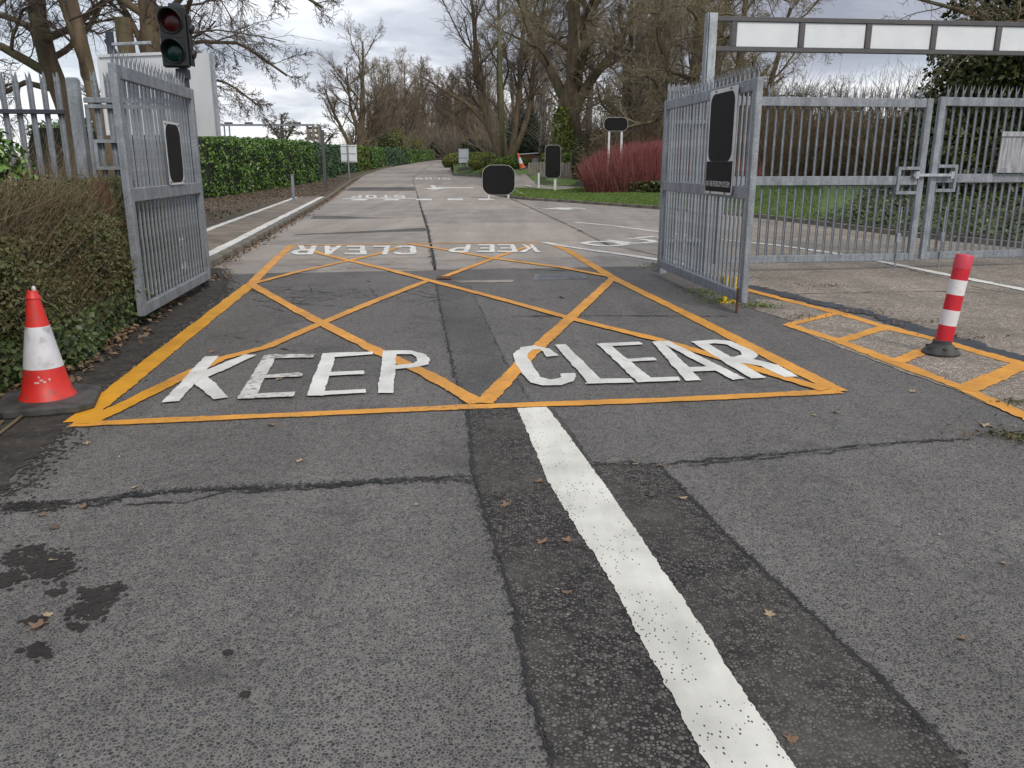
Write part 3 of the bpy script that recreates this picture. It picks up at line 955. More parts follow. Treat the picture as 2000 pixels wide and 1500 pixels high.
C_ = [[(515, 188), (470, 155), (400, 140), (335, 148), (298, 180), (305, 215), (345, 280), (380, 318), (440, 332), (530, 330), (585, 312), (598, 288), (590, 272), (522, 276), (526, 294), (480, 304), (428, 292), (400, 250), (368, 198), (368, 178), (388, 160), (425, 158), (445, 172), (458, 195)]]
L_ = [[(497, 137), (546, 134), (716, 301), (660, 325)], [(690, 301), (860, 298), (878, 318), (640, 324)]]
E3 = [[(697, 130), (760, 138), (955, 297), (895, 318)], [(710, 130), (900, 123), (917, 135), (730, 146)], [(815, 206), (970, 198), (985, 212), (840, 219)], [(910, 297), (1085, 291), (1093, 310), (895, 318)]]
A_ = [[(960, 122), (1005, 117), (1195, 306), (1120, 310)], [(985, 118), (1040, 119), (1405, 299), (1345, 306)], [(1105, 246), (1265, 240), (1290, 261), (1120, 266)]]
R_ = [[(1145, 121), (1205, 118), (1503, 295), (1430, 298)], [(1165, 119), (1260, 112), (1330, 118), (1440, 165), (1466, 187), (1440, 206), (1330, 218), (1300, 195), (1350, 195), (1388, 185), (1380, 168), (1310, 135), (1260, 130), (1185, 136)],
      [(1340, 217), (1440, 206), (1560, 234), (1655, 290), (1590, 293), (1480, 240), (1400, 226)]]
letters('clear_lettering', 'white painted word CLEAR nearest the camera, right of the dark strip', [C_, L_, E3, A_, R_], 0.0138, lambda q: zoomed(q, 880, 620, 2.439))

GLY = {
    'K': [[(0, 0), (.24, 0), (.24, 1), (0, 1)], [(.2, .42), (.7, 1), (1, 1), (.42, .40)], [(.25, .52), (.45, .62), (1, 0), (.72, 0)]],
    'E': [[(0, 0), (.28, 0), (.28, 1), (0, 1)], [(.2, 0), (1, 0), (1, .16), (.2, .16)], [(.2, .43), (.85, .43), (.85, .58), (.2, .58)], [(.2, .84), (1, .84), (1, 1), (.2, 1)]],
    'P': [[(0, 0), (.28, 0), (.28, 1), (0, 1)], [(.2, 1), (.75, 1), (1, .85), (1, .6), (.75, .42), (.2, .42), (.2, .57), (.62, .57), (.72, .65), (.72, .78), (.62, .85), (.2, .85)]],
    'C': [[(1, .22), (1, .15), (.8, 0), (.2, 0), (0, .15), (0, .85), (.2, 1), (.8, 1), (1, .85), (1, .75), (.72, .75), (.68, .84), (.34, .84), (.28, .76), (.28, .24), (.34, .16), (.68, .16), (.72, .24)]],
    'L': [[(0, 0), (.28, 0), (.28, 1), (0, 1)], [(.2, 0), (1, 0), (1, .17), (.2, .17)]],
    'A': [[(0, 0), (.28, 0), (.62, 1), (.38, 1)], [(.72, 0), (1, 0), (.64, 1), (.4, 1)], [(.2, .25), (.8, .25), (.75, .4), (.25, .4)]],
    'R': [[(0, 0), (.28, 0), (.28, 1), (0, 1)], [(.2, 1), (.75, 1), (1, .85), (1, .62), (.75, .45), (.2, .45), (.2, .6), (.62, .6), (.72, .67), (.72, .78), (.62, .85), (.2, .85)], [(.4, .5), (.7, .5), (1, 0), (.72, 0)]],
    'S': [[(0, 0), (1, 0), (1, .58), (.28, .58), (.28, .84), (1, .84), (1, 1), (0, 1), (0, .42), (.72, .42), (.72, .16), (0, .16)]],
    'T': [[(.36, 0), (.64, 0), (.64, .9), (.36, .9)], [(0, .83), (1, .83), (1, 1), (0, 1)]],
    'O': [[(0, .15), (.2, 0), (.8, 0), (1, .15), (1, .85), (.8, 1), (.2, 1), (0, .85), (.27, .78), (.34, .84), (.66, .84), (.73, .78), (.73, .22), (.66, .16), (.34, .16), (.27, .22), (.27, .78), (0, .85)]],
    'W': [[(0, 1), (.2, 1), (.35, 0), (.18, 0)], [(.18, 0), (.35, 0), (.58, .8), (.42, .8)], [(.42, .8), (.58, .8), (.82, 0), (.65, 0)], [(.65, 0), (.82, 0), (1, 1), (.8, 1)]],
}


def word(rootname, label, text, quads, dz, jit=0.005, step=0.06, mat='white'):
    """quads: for each letter its four corners in pixels: foot-left, foot-right, head-right, head-left as read"""
    rt = thing(rootname, label, 'road lettering')
    for k, (ch, q) in enumerate(zip(text, quads)):
        c = G(q)
        ps = []
        for n_, poly in enumerate(GLY[ch]):
            pts = np.array([(c[0] * (1 - x) + c[1] * x) * (1 - y) + (c[3] * (1 - x) + c[2] * x) * y for x, y in poly])
            ps.append(poly_sheet(None, dz + 0.0006 * n_, jit, step, plane=pts))
        fill(ps, 'letter', M[mat], rt)
    return rt


def zq(l, r, ytop, ybot, sk=0):
    return l, r, ytop, ybot


# upside-down words (read from the far side): foot is the far edge, left is to the right in the picture
def updown(spec, vfar, vnear):
    return [[(xr, vfar), (xl, vfar), (xl2, vnear), (xr2, vnear)] for xr, xl, xr2, xl2 in spec]


word('far_keep_lettering', 'white upside-down word KEEP at the far edge of the orange box', 'KEEP',
     updown([(1040, 1018, 1056, 1012), (1004, 972, 1012, 972), (965, 935, 967, 931), (920, 892, 915, 872)], 478.5, 494), 0.0138)
word('far_clear_lettering', 'white upside-down word CLEAR at the far edge of the orange box', 'CLEAR',
     updown([(812, 774, 814, 768), (762, 730, 756, 716), (712, 678, 716, 672), (668, 634, 660, 620), (620, 582, 610, 566)], 481, 498.5), 0.0138)
word('stop_lettering', 'white upside-down word STOP painted before the dashed line in the far left lane', 'STOP',
     updown([(790, 770, 792, 770), (762, 744, 764, 744), (735, 714, 737, 714), (706, 688, 706, 685)], 381.5, 386.5), 0.008, 0.003, 0.15)
word('slow_lettering', 'white upside-down word SLOW painted farthest along the road in the right lane', 'SLOW',
     updown([(878, 864, 880, 864), (859, 848, 860, 848), (843, 831, 844, 831), (826, 812, 826, 811)], 347.5, 350.5), 0.008, 0.003, 0.15)
o = fill([poly_sheet(q, 0.008 + 0.0006 * k, 0.003, 0.2) for k, q in enumerate([[(825, 368), (849, 370.5), (874, 367.5), (925, 367.5), (925, 366), (858, 366)], [(840, 362), (848, 362), (855, 368), (846, 369)]])], 'arrow_marking', M['white'])
tag(o, 'white painted arrow on the far right lane between SLOW and the dashed line', 'road marking')
gw = thing('give_way_line', 'white dashed give way line painted across the road at the side turning', 'road marking')
for q in ([(690, 389), (719, 389), (714, 391.5), (683, 391.5)], [(754, 389), (780, 389), (778, 391.5), (748, 391.5)], [(811, 388.5), (843, 388.5), (844, 391.2), (814, 391.2)], [(874, 388), (904, 388), (905, 391), (875, 391)], [(934, 388), (963, 388), (968, 391), (935, 391)]):
    fill([poly_sheet(q, 0.0085, 0.003, 0.2)], 'dash', M['white'], gw)
o = ribbon('stop_line', G([(668, 387.8), (811, 387.8)]), 0.5, 0.0075, M['white'], jit=0.01)
tag(o, 'thin white stop line across the left lane below the word STOP', 'road marking')
o = fill([poly_sheet([(893, 398.5), (925, 398), (923, 399)], 0.008, 0.002, 0.1)], 'worn_dash', M['white_worn'])
tag(o, 'small worn white dash below the dashed line', 'road marking')
for nm, lab, px, w, dz in (('lane_line', 'long white lane line running from the orange box corner under the right gate', [(1062, 474), (1110, 483), (1180, 493), (1278, 507), (1380, 524)], 0.17, 0.0125),
                           ('lane_line', 'white lane line on the turning, farther back than the lettering', [(1123, 434.5), (1200, 442), (1282, 453), (1400, 468), (1520, 480), (1645, 498), (1730, 514), (1860, 540), (2000, 567), (2150, 600)], 0.15, 0.0125)):
    tag(ribbon(nm, G(px), w, dz, M['white'], jit=0.008), lab, 'road marking')
z8 = lambda q: zoomed(q, 1040, 380, 7.143)
ol = thing('turning_lettering', 'white painted lettering O U on the turning beside the open right gate', 'road lettering')
ell = [(1005 + 305 * math.cos(t), 692 + 34 * math.sin(t)) for t in np.linspace(0, 2 * math.pi, 40)]
ribbon('letter', G(z8([(700, 684), (800, 668), (900, 662), (1060, 664), (1200, 680), (1310, 704), (1220, 716), (1050, 724), (950, 722), (850, 710), (760, 696), (700, 684)])), 0.17, 0.0125, M['white'], ol, jit=0.006)
ribbon('letter', G(z8([(1040, 642), (1200, 660), (1390, 688), (1560, 683), (1700, 668), (1640, 645), (1500, 628), (1330, 618)])), 0.17, 0.0130, M['white'], ol, jit=0.006)
ribbon('letter', G(z8([(1430, 610), (1560, 604), (1730, 590), (1900, 640)])), 0.17, 0.0135, M['white'], ol, jit=0.006)
zg = thing('hatched_marking', 'three short white bars painted on the turning close to the grass kerb', 'road marking')
for q in ([(1055, 408.5), (1080, 407.3), (1128, 408.6), (1108, 410.2)], [(1078, 406.3), (1096, 405.6), (1120, 408), (1100, 408.4)], [(1104, 405), (1145, 407.6), (1142, 408.7), (1110, 406.5)]):
    fill([poly_sheet(q, 0.0125, 0.004, 0.2)], 'marking_line', M['white'], zg)

# ------------------------------------------------------------------ left path, verge, kerbs
PDIR = (LKERB[4, :2] - LKERB[0, :2])
PDIR /= np.linalg.norm(PDIR)
PN = np.array((-PDIR[1], PDIR[0]))       # to the left of the road


def offs(P, d):
    P = np.asarray(P)[:, :2]
    T = np.gradient(P, axis=0)
    T /= np.linalg.norm(T, axis=1)[:, None]
    return P + np.column_stack([-T[:, 1], T[:, 0]]) * d


lkn = resample(LKERB[:, :2], 160)
lkn0 = np.vstack([lkn[0] - PDIR * 1.2, lkn])
near = lkn0[lkn0[:, 1] < gp(642, 388)[1]]
loft('footpath', offs(near, 0.10), offs(near, 1.55), 40, 5, lambda x, y: zr(y) + 0.115, M['path'], kind='structure')
loft('left_verge', offs(near, 1.555), np.array([(-60, 9.0), (-60, 40.0)]), 40, 12, lambda x, y: zr(y) + 0.12, M['mulch'], kind='structure')
farp = lkn0[lkn0[:, 1] >= near[-1, 1] - 0.3]
loft('left_verge', offs(farp, 0.10), np.column_stack([np.linspace(-60, -40, 20), np.linspace(40, 260, 20)]), 60, 14, lambda x, y: zr(y) + 0.11, M['mulch'], kind='structure')
pw = thing('path_edge_lines', 'pair of white lines along both edges of the short concrete footpath', 'road marking')
for d0, w in ((0.26, 0.19), (1.38, 0.16)):
    c = offs(near, d0)
    V, F = ribbon_pts(np.column_stack([c, c[:, 0] * 0]), w, 0.120, jit=0.006)
    link('marking_line', np_mesh('marking_line', V, F, M['white']), pw)
e = near[-1]
c = np.array([offs(near, 0.3)[-1], offs(near, 1.4)[-1]])
V, F = ribbon_pts(np.column_stack([c, c[:, 0] * 0]), 0.12, 0.1235)
link('marking_line', np_mesh('marking_line', V, F, M['white']), pw)

_km = MB()
_km.box(-0.5, 0.5, -0.07, 0.07, -0.12, 0.12, c=0.014)
KSTONE = _km.mesh('kerb_stone', M['kerb'])


def kerb(poly, side, label, zf=None, length=0.9, upto=110, h=0.118):
    rt = bpy.data.objects.new('kerb', None)
    COL.objects.link(rt)
    rt['kind'], rt['label'] = 'structure', label
    P = np.asarray(poly)[:, :2]
    L = np.sum(np.linalg.norm(np.diff(P, axis=0), axis=1))
    Q = resample(P, int(L / length) + 1)
    for k in range(len(Q) - 1):
        a, b = Q[k], Q[k + 1]
        if min(a[1], b[1]) > upto:
            continue
        d = b - a
        ln = np.linalg.norm(d)
        nrm = np.array((-d[1], d[0])) / ln * side
        m = (a + b) / 2 + nrm * 0.07
        o = link('kerb_stone', KSTONE, rt)
        za, zb = float(zr(a[1])), float(zr(b[1]))
        o.location = (m[0] + rng.normal() * 0.004, m[1] + rng.normal() * 0.004, (za + zb) / 2 + h - 0.12 + rng.normal() * 0.004)
        o.rotation_euler = (0, -math.atan2(zb - za, ln), math.atan2(d[1], d[0]))
        o.scale = ((ln - 0.012), 1, 1)
    return rt


kerb(lkn0[lkn0[:, 1] < 112], 1, 'worn concrete kerb along the left footpath and verge', upto=112)
kerb(KERB_B, 1, 'mossy concrete kerb round the grass on the right')
kerb(KERB_A[1:], 1, 'dark kerb round the far grass corner', upto=150)

# ------------------------------------------------------------------ right bank: lawn, path, woodland floor
BACK_B = np.vstack([G([(962, 377.5), (1000, 371)], 0.1), [(1.45, 46.3, 0), (2.9, 45.5, 0), (4.8, 42.0, 0), (7.0, 39.0, 0), (9.5, 36.5, 0), (12.5, 34.0, 0), (17, 29, 0), (22, 20, 0), (26, 10, 0), (28, 0, 0)]])
hz = lambda x, y: hb(x, y)
loft('lawn', offs(KERB_B, 0.13), BACK_B, 120, 22, hz, M['lawn'], kind='structure')
PATHN = np.vstack([G([(950, 347.5), (1000, 356)], 0.1), [(1.6, 48.6, 0), (3.2, 47.6, 0), (5.2, 44.0, 0), (7.3, 40.5, 0), (9.8, 38.0, 0), (12.9, 35.2, 0), (17.6, 29.8, 0), (22.8, 20.4, 0), (26.9, 10.2, 0), (29, 0, 0)]])
loft('cross_path', BACK_B[:5], PATHN[:5], 30, 5, lambda x, y: hb(x, y) + 0.012, M['concrete_worn'], kind='structure')
loft('lawn', BACK_B[4:], PATHN[4:], 30, 3, lambda x, y: hb(x, y) + 0.004, M['wood_floor'], kind='structure')
FAR = np.array([(30, 230), (50, 170), (55, 120), (65, 100), (70, 80), (75, 60), (75, 40), (70, 20), (60, 0)], float)
loft('woodland_floor', np.vstack([offs(KERB_A, 0.13), PATHN[:, :2]]), FAR, 110, 40, hz, M['wood_floor'], kind='structure')
_a = offs(KERB_A[3:], 0.2)
loft('far_lawn', np.vstack([_a, PATHN[1:4, :2] + (0, 0.4)]), np.vstack([_a + (5.5, 7.0), PATHN[1:4, :2] + (1.5, 5.5)]), 46, 14, lambda x, y: hb(x, y) + 0.02, M['lawn'], kind='structure')
pm = thing('path_marking', 'short white dashes painted on the path crossing the grass corner', 'road marking')
for q in ([(1004, 370.6), (1012, 370.2), (1012, 371.3), (1004, 371.5)], [(1007, 373), (1012, 373), (1025, 378.5), (1020, 379)], [(1024, 361), (1043, 364.5), (1038, 365), (1026, 362.5)], [(1040, 361.2), (1055, 361.2), (1055, 362.2), (1040, 362.2)], [(1068, 362.5), (1076, 363.8), (1070, 364.2)]):
    pts = []
    for u, v in q:
        d = ray(u, v)
        t = 25.0
        while CAM_H + d[2] * t > hb1(d[0] * t, d[1] * t) + 0.03 and t < 90:
            t += 0.05
        pts.append(np.array((d[0] * t, d[1] * t, hb1(d[0] * t, d[1] * t) + 0.03)))
    bmv = MB()
    bmv.add(pts, [tuple(range(len(pts)))])
    bmv.build('marking_line', M['white'], pm)

# ------------------------------------------------------------------ vegetation tools
def frame_of(nv):
    nv = nv / (np.linalg.norm(nv, axis=1)[:, None] + 1e-9)
    a = np.where(np.abs(nv[:, 2:3]) < 0.9, np.array([[0, 0, 1.0]]), np.array([[1.0, 0, 0]]))
    u = np.cross(a, nv)
    u /= np.linalg.norm(u, axis=1)[:, None] + 1e-9
    return u, np.cross(nv, u), nv


def leaf_mesh(name, C, Nv, size, aspect, mat, fold=0.25, tilt=0.6, droop=0.0):
    """one folded two-triangle leaf per centre, lying roughly across Nv"""
    n = len(C)
    Nv = Nv / (np.linalg.norm(Nv, axis=1)[:, None] + 1e-9) + rng.normal(size=(n, 3)) * tilt
    u, w, nn = frame_of(Nv)
    th = rng.uniform(0, 2 * np.pi, n)[:, None]
    ax = u * np.cos(th) + w * np.sin(th)
    if droop:
        ax = ax + np.array((0, 0, -droop))
        ax /= np.linalg.norm(ax, axis=1)[:, None]
    sd = np.cross(nn, ax)
    s = size * rng.uniform(0.6, 1.35, n)[:, None]
    base, tip = C - ax * s * 0.5, C + ax * s * 0.5
    l = C + sd * s * aspect * 0.5 + nn * s * fold * 0.5 - ax * s * 0.05
    r = C - sd * s * aspect * 0.5 + nn * s * fold * 0.5 - ax * s * 0.05
    V = np.stack([base, l, tip, r], 1).reshape(-1, 3)
    k = np.arange(n) * 4
    F = np.concatenate([np.stack([k, k + 1, k + 2], 1), np.stack([k, k + 2, k + 3], 1)])
    return np_mesh(name, V, F, mat)


def tubes(P, Rd, S):
    """P (N,K,3), Rd (N,K): vertices and quads of N tubes with S sides"""
    Nn, K_, _ = P.shape
    T = np.gradient(P, axis=1)
    T /= np.linalg.norm(T, axis=2)[..., None] + 1e-9
    ref = np.where(np.abs(T[:, :1, 2:3]) < 0.85, np.array([0, 0, 1.0]), np.array([1.0, 0, 0]))
    U = np.cross(T, np.broadcast_to(ref, T.shape))
    U /= np.linalg.norm(U, axis=2)[..., None] + 1e-9
    W = np.cross(T, U)
    an = np.arange(S) * 2 * np.pi / S
    V = P[:, :, None] + (U[:, :, None] * np.cos(an)[None, None, :, None] + W[:, :, None] * np.sin(an)[None, None, :, None]) * Rd[:, :, None, None]
    V = V.reshape(-1, 3)
    n, k, s = np.meshgrid(np.arange(Nn), np.arange(K_ - 1), np.arange(S), indexing='ij')
    b = n * K_ * S + k * S
    F = np.stack([b + s, b + (s + 1) % S, b + S + (s + 1) % S, b + S + s], -1).reshape(-1, 4)
    return V, F


def norm(v):
    return v / (np.linalg.norm(v, axis=-1, keepdims=True) + 1e-9)


def kids(P, Rd, L, n, t0, t1, ang, lenf, radf, K_, wander, up, r_min=0.004, tip=0.4, shrink=0.5, ang_sd=0.2):
    Nn, Kp, _ = P.shape
    t = (np.arange(n)[None] + rng.uniform(0, 1, (Nn, n))) / n * (t1 - t0) + t0
    fi = np.clip(t * (Kp - 1), 0, Kp - 1.001)
    i0 = fi.astype(int)
    fr = (fi - i0)[..., None]
    ii = np.arange(Nn)[:, None]
    pos = P[ii, i0] * (1 - fr) + P[ii, i0 + 1] * fr
    tan = norm(P[ii, i0 + 1] - P[ii, i0])
    rad = Rd[ii, i0] * (1 - fr[..., 0]) + Rd[ii, i0 + 1] * fr[..., 0]
    az = rng.uniform(0, 2 * np.pi, (Nn, 1)) + np.arange(n)[None] * 2.4 + rng.normal(0, 0.4, (Nn, n))
    pos, tan, rad, az, t = pos.reshape(-1, 3), tan.reshape(-1, 3), rad.ravel(), az.ravel(), t.ravel()
    u, w, _x = frame_of(tan)
    a = (ang + rng.normal(0, ang_sd, len(az)))[:, None]
    d = tan * np.cos(a) + (u * np.cos(az)[:, None] + w * np.sin(az)[:, None]) * np.sin(a)
    ln = np.repeat(L, n) * lenf * (1 - shrink * t) * rng.uniform(0.65, 1.25, len(t))
    r0 = np.maximum(np.minimum(rad * 0.92, rad * radf * rng.uniform(0.75, 1.2, len(t))), r_min)
    pts = [pos]
    p = pos
    for k in range(K_ - 1):
        d = norm(d + rng.normal(size=d.shape) * wander + np.array((0, 0, up)))
        p = p + d * (ln / (K_ - 1))[:, None]
        pts.append(p)
    Pc = np.stack(pts, 1)
    Rc = r0[:, None] * np.linspace(1, tip, K_)[None]
    return Pc, np.maximum(Rc, r_min * 0.6), ln


def tree_meshes(name, trunks, levels, bark, twig, sides=(10, 7, 5, 4, 3, 3), roots=True):
    """trunks: list of (points, r0, r1). levels: list of dict for kids(). returns (trunk mesh, crown mesh)"""
    K0 = 14
    P = np.stack([resample(np.asarray(p, float), K0) for p, _, _ in trunks])
    P[:, 1:-1, :2] += rng.normal(size=P[:, 1:-1, :2].shape) * 0.025 * np.array([t[1] for t in trunks])[:, None, None] * 3
    Rd = np.stack([np.linspace(a, b, K0) for _, a, b in trunks])
    if roots:
        Rd[:, 0] *= 1.45
        Rd[:, 1] *= 1.1
    L = np.array([np.sum(np.linalg.norm(np.diff(p, axis=0), axis=1)) for p in P])
    V, F = tubes(P, Rd, 12)
    parts_t, parts_c = [(V, F)], []
    for k, lv in enumerate(levels):
        P, Rd, L = kids(P, Rd, L, **lv)
        V, F = tubes(P, Rd, sides[min(k, len(sides) - 1)])
        (parts_t if k == 0 else parts_c).append((V, F))
    Vt, Ft = merge(parts_t)
    Vc, Fc = merge(parts_c)
    return np_mesh(name + '_trunk', Vt, Ft, bark, True), np_mesh(name + '_crown', Vc, Fc, twig, False)


def place_tree(name, label, loc, meshes, rz=0.0, sc=1.0, group=None):
    t = thing(name, label, 'tree', loc, rz, group)
    t.scale = (sc, sc, sc)
    link('trunk', meshes[0], t)
    link('crown', meshes[1], t)
    return t


def lev(n, t0, t1, ang, lenf, radf, K_, wander, up, **k):
    return dict(n=n, t0=t0, t1=t1, ang=ang, lenf=lenf, radf=radf, K_=K_, wander=wander, up=up, **k)


def blob_points(n, cx, cy, cz, rx, ry, rz_, shell=0.75, lumps=7, lump=0.28, floor=None):
    d = norm(rng.normal(size=(n, 3)))
    if floor is not None:
        d[:, 2] = np.abs(d[:, 2]) * np.where(rng.random(n) < 0.85, 1, -0.3)
        d = norm(d)
    ld = norm(rng.normal(size=(lumps, 3)))
    amp = rng.uniform(-lump, lump, lumps)
    rad = 1 + (np.exp(4 * (d @ ld.T - 1)) * amp[None]).sum(1)
    r = shell + (1 - shell) * rng.random(n) ** 0.6
    C = np.array((cx, cy, cz)) + d * (rad * r)[:, None] * np.array((rx, ry, rz_))
    return C, d


def bush(name, label, cat, loc, size, n, leaf, leaf_mat, core_mat='hedge_core', aspect=0.5, group=None, lumps=9, lump=0.3, tilt=0.7, shell=0.7, core=0.8, droop=0.0):
    t = thing(name, label, cat, loc, 0, group)
    st = rng.bit_generator.state
    C, d = blob_points(n, 0, 0, size[2] * 0.42, size[0], size[1], size[2] * 0.58, shell, lumps, lump)
    C[:, 2] = np.maximum(C[:, 2], 0.01)
    link('foliage', leaf_mesh('foliage', C, d, leaf, aspect, M[leaf_mat], tilt=tilt, droop=droop), t)
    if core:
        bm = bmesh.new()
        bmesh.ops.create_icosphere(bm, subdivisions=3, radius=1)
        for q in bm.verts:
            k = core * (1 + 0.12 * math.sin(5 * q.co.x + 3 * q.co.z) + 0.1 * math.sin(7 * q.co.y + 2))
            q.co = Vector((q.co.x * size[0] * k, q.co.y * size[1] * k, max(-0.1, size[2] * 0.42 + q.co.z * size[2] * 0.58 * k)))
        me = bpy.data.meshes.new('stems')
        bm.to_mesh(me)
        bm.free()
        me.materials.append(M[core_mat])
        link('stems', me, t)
    return t


def hedge_run(name, label, line, half, height, n, leaf, mats, aspect=0.5, group=None, bulge=0.12, zf=None, top_round=0.25, core_mat='hedge_core', tilt=0.65, seg=None):
    """clipped hedge along a polyline (its centre line)"""
    P = np.asarray(line, float)[:, :2]
    Ls = np.sum(np.linalg.norm(np.diff(P, axis=0), axis=1))
    t = thing(name, label, 'hedge', (0, 0, 0), 0, group)
    Q = resample(P, 200)
    T = norm(np.gradient(Q, axis=0))
    Nn = np.column_stack([-T[:, 1], T[:, 0]])
    s = rng.uniform(0, 1, n)
    k = np.clip((s * 199).astype(int), 0, 198)
    fr = (s * 199 - k)[:, None]
    base = Q[k] * (1 - fr) + Q[k + 1] * fr
    nn = Nn[k]
    per = 2 * height + 2 * half
    q = rng.uniform(0, per, n)
    off, zz_, nrm = np.zeros(n), np.zeros(n), np.zeros((n, 3))
    m1, m2 = q < height, q >= height + 2 * half
    m3 = ~m1 & ~m2
    off[m1], zz_[m1] = half, q[m1]
    off[m2], zz_[m2] = -half, q[m2] - height - 2 * half
    off[m3], zz_[m3] = half - (q[m3] - height), height
    nrm[m1, :2], nrm[m2, :2] = nn[m1], -nn[m2]
    nrm[m3, 2] = 1
    cl_ = np.sin(s * Ls * 4.3 + 1.3 * np.sin(zz_ * 4)) + 0.8 * np.sin(zz_ * 5.3 + s * Ls * 1.9) + 0.6 * np.sin(s * Ls * 9.1 + off * 3)
    # round the shoulders
    edge = np.clip((zz_ / height - (1 - top_round)) / top_round, 0, 1)
    off_r = off * (1 - 0.28 * edge ** 2 * (np.abs(off) >= half - 1e-6))
    wob = bulge * (np.sin(s * Ls * 1.7 + 1) + 0.7 * np.sin(s * Ls * 3.9 + zz_ * 2.1) + 0.6 * np.sin(zz_ * 5 + s * Ls * 0.6)) * 0.5
    sc_ = 1 + wob / half * (np.abs(off) / half)
    dep = rng.uniform(-0.16, 0.06, n) + 0.045 * cl_
    zt = zz_ + np.where(m3, wob * 0.4 + dep, 0) - np.where(m3, (np.abs(off) / half) ** 4 * 0.12 * height, 0)
    off_r = off_r * sc_ + np.sign(off) * np.where(m3, 0, dep)
    XY = base + nn * off_r[:, None]
    z0 = np.array(zf(XY[:, 0], XY[:, 1]))
    C = np.column_stack([XY, z0 + np.maximum(zt, 0.03)])
    link('foliage', leaf_mesh('foliage', C, nrm + (0, 0, 0.25), leaf, aspect, M[mats], tilt=tilt), t)
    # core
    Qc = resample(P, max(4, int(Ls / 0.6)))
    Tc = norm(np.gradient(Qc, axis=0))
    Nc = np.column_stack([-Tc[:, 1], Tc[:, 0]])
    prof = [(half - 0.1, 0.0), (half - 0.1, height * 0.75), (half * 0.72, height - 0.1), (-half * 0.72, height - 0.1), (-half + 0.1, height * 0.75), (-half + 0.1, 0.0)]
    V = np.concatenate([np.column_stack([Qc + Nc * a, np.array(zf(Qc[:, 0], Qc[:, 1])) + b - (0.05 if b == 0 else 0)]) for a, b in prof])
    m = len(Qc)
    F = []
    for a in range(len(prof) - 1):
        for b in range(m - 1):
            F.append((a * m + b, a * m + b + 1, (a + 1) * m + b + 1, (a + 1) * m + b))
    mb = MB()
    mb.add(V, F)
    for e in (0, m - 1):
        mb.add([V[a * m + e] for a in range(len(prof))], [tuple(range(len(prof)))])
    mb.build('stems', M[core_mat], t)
    return t


def twig_mesh(name, base, d, ln, rad, mat, K_=4, wander=0.16, up=0.0, S=3, tip=0.35):
    p = base
    d = norm(d)
    pts = [p]
    for k in range(K_ - 1):
        d = norm(d + rng.normal(size=d.shape) * wander + np.array((0, 0, up)))
        p = p + d * (ln / (K_ - 1))[:, None]
        pts.append(p)
    V, F = tubes(np.stack(pts, 1), rad[:, None] * np.linspace(1, tip, K_)[None], S)
    return np_mesh(name, V, F, mat)


# ------------------------------------------------------------------ near left hedge: brown twigs with ivy
FL = np.array([(-3.35, 3.6), (-3.50, 5.0), (-3.56, 6.4), (-3.80, 7.9), (-4.10, 9.4), (-4.35, 10.6)])
def hedge_front(y):
    return np.interp(y, FL[:, 1], FL[:, 0])


nh = thing('roadside_hedge', 'overgrown brown hedge with ivy in front of the palisade fence, behind the red cone', 'hedge')
HT = 1.36
bm_ = MB()
gx, gz = 40, 14
Vh = []
prof = [(0.10, -0.02), (-0.02, 0.25), (-0.05, 0.6), (-0.02, 0.9), (0.10, 1.12), (0.30, 1.24), (0.7, 1.29), (1.6, 1.30), (5.0, 1.30)]
yy = np.linspace(3.6, 10.2, 40)
for pr, z in prof:
    for y in yy:
        w = 0.05 * math.sin(y * 3.1 + z * 4) + 0.04 * math.sin(y * 7.3 + z * 2)
        Vh.append((hedge_front(y) - pr - 0.11 + w * (pr < 0.5), y, z + (w if pr >= 0.3 else 0)))
Fh = []
for a_ in range(len(prof) - 1):
    for b_ in range(39):
        Fh.append((a_ * 40 + b_, a_ * 40 + b_ + 1, (a_ + 1) * 40 + b_ + 1, (a_ + 1) * 40 + b_))
bm_.add(Vh, Fh)
bm_.build('stems', M['brown_core'], nh, smooth=True)
# ivy / box leaves on the face: dense low and towards the gate, thin towards the top and the near end
nl = 95000
y = rng.uniform(3.6, 10.2, nl)
z = rng.uniform(0.0, 1.42, nl)
cl1 = np.sin(y * 2.3 + 1.1 * np.sin(z * 3)) + np.sin(y * 5.1 + z * 4.2 + 1) * 0.6 + np.sin(z * 7 - y * 3.3) * 0.4
dens = np.clip(0.58 + 0.26 * cl1 + 0.34 * (y - 5.6) / 2.5, 0.12, 1) * np.clip(1.45 - z * 0.5, 0.3, 1)
dens = np.where(z < 0.35, np.clip(dens + 0.5, 0, 1), dens)
kp = rng.random(nl) < dens
y, z = y[kp], z[kp]
x = hedge_front(y) - 0.02 + 0.06 * np.sin(y * 3.1 + z * 4) + rng.normal(0, 0.05, len(y)) - np.where(z > 1.05, (z - 1.05) * 1.0, 0)
C = np.column_stack([x, y, z])
sel = z < 0.38
nv = np.tile((1.0, -0.25, 0.45), (len(C), 1))
link('leaves', leaf_mesh('leaves', C[~sel], nv[~sel], 0.038, 0.5, M['hedge_leaf'], tilt=0.7), nh)
link('ivy', leaf_mesh('ivy', C[sel], nv[sel], 0.05, 0.85, M['ivy'], tilt=0.6, fold=0.15), nh)
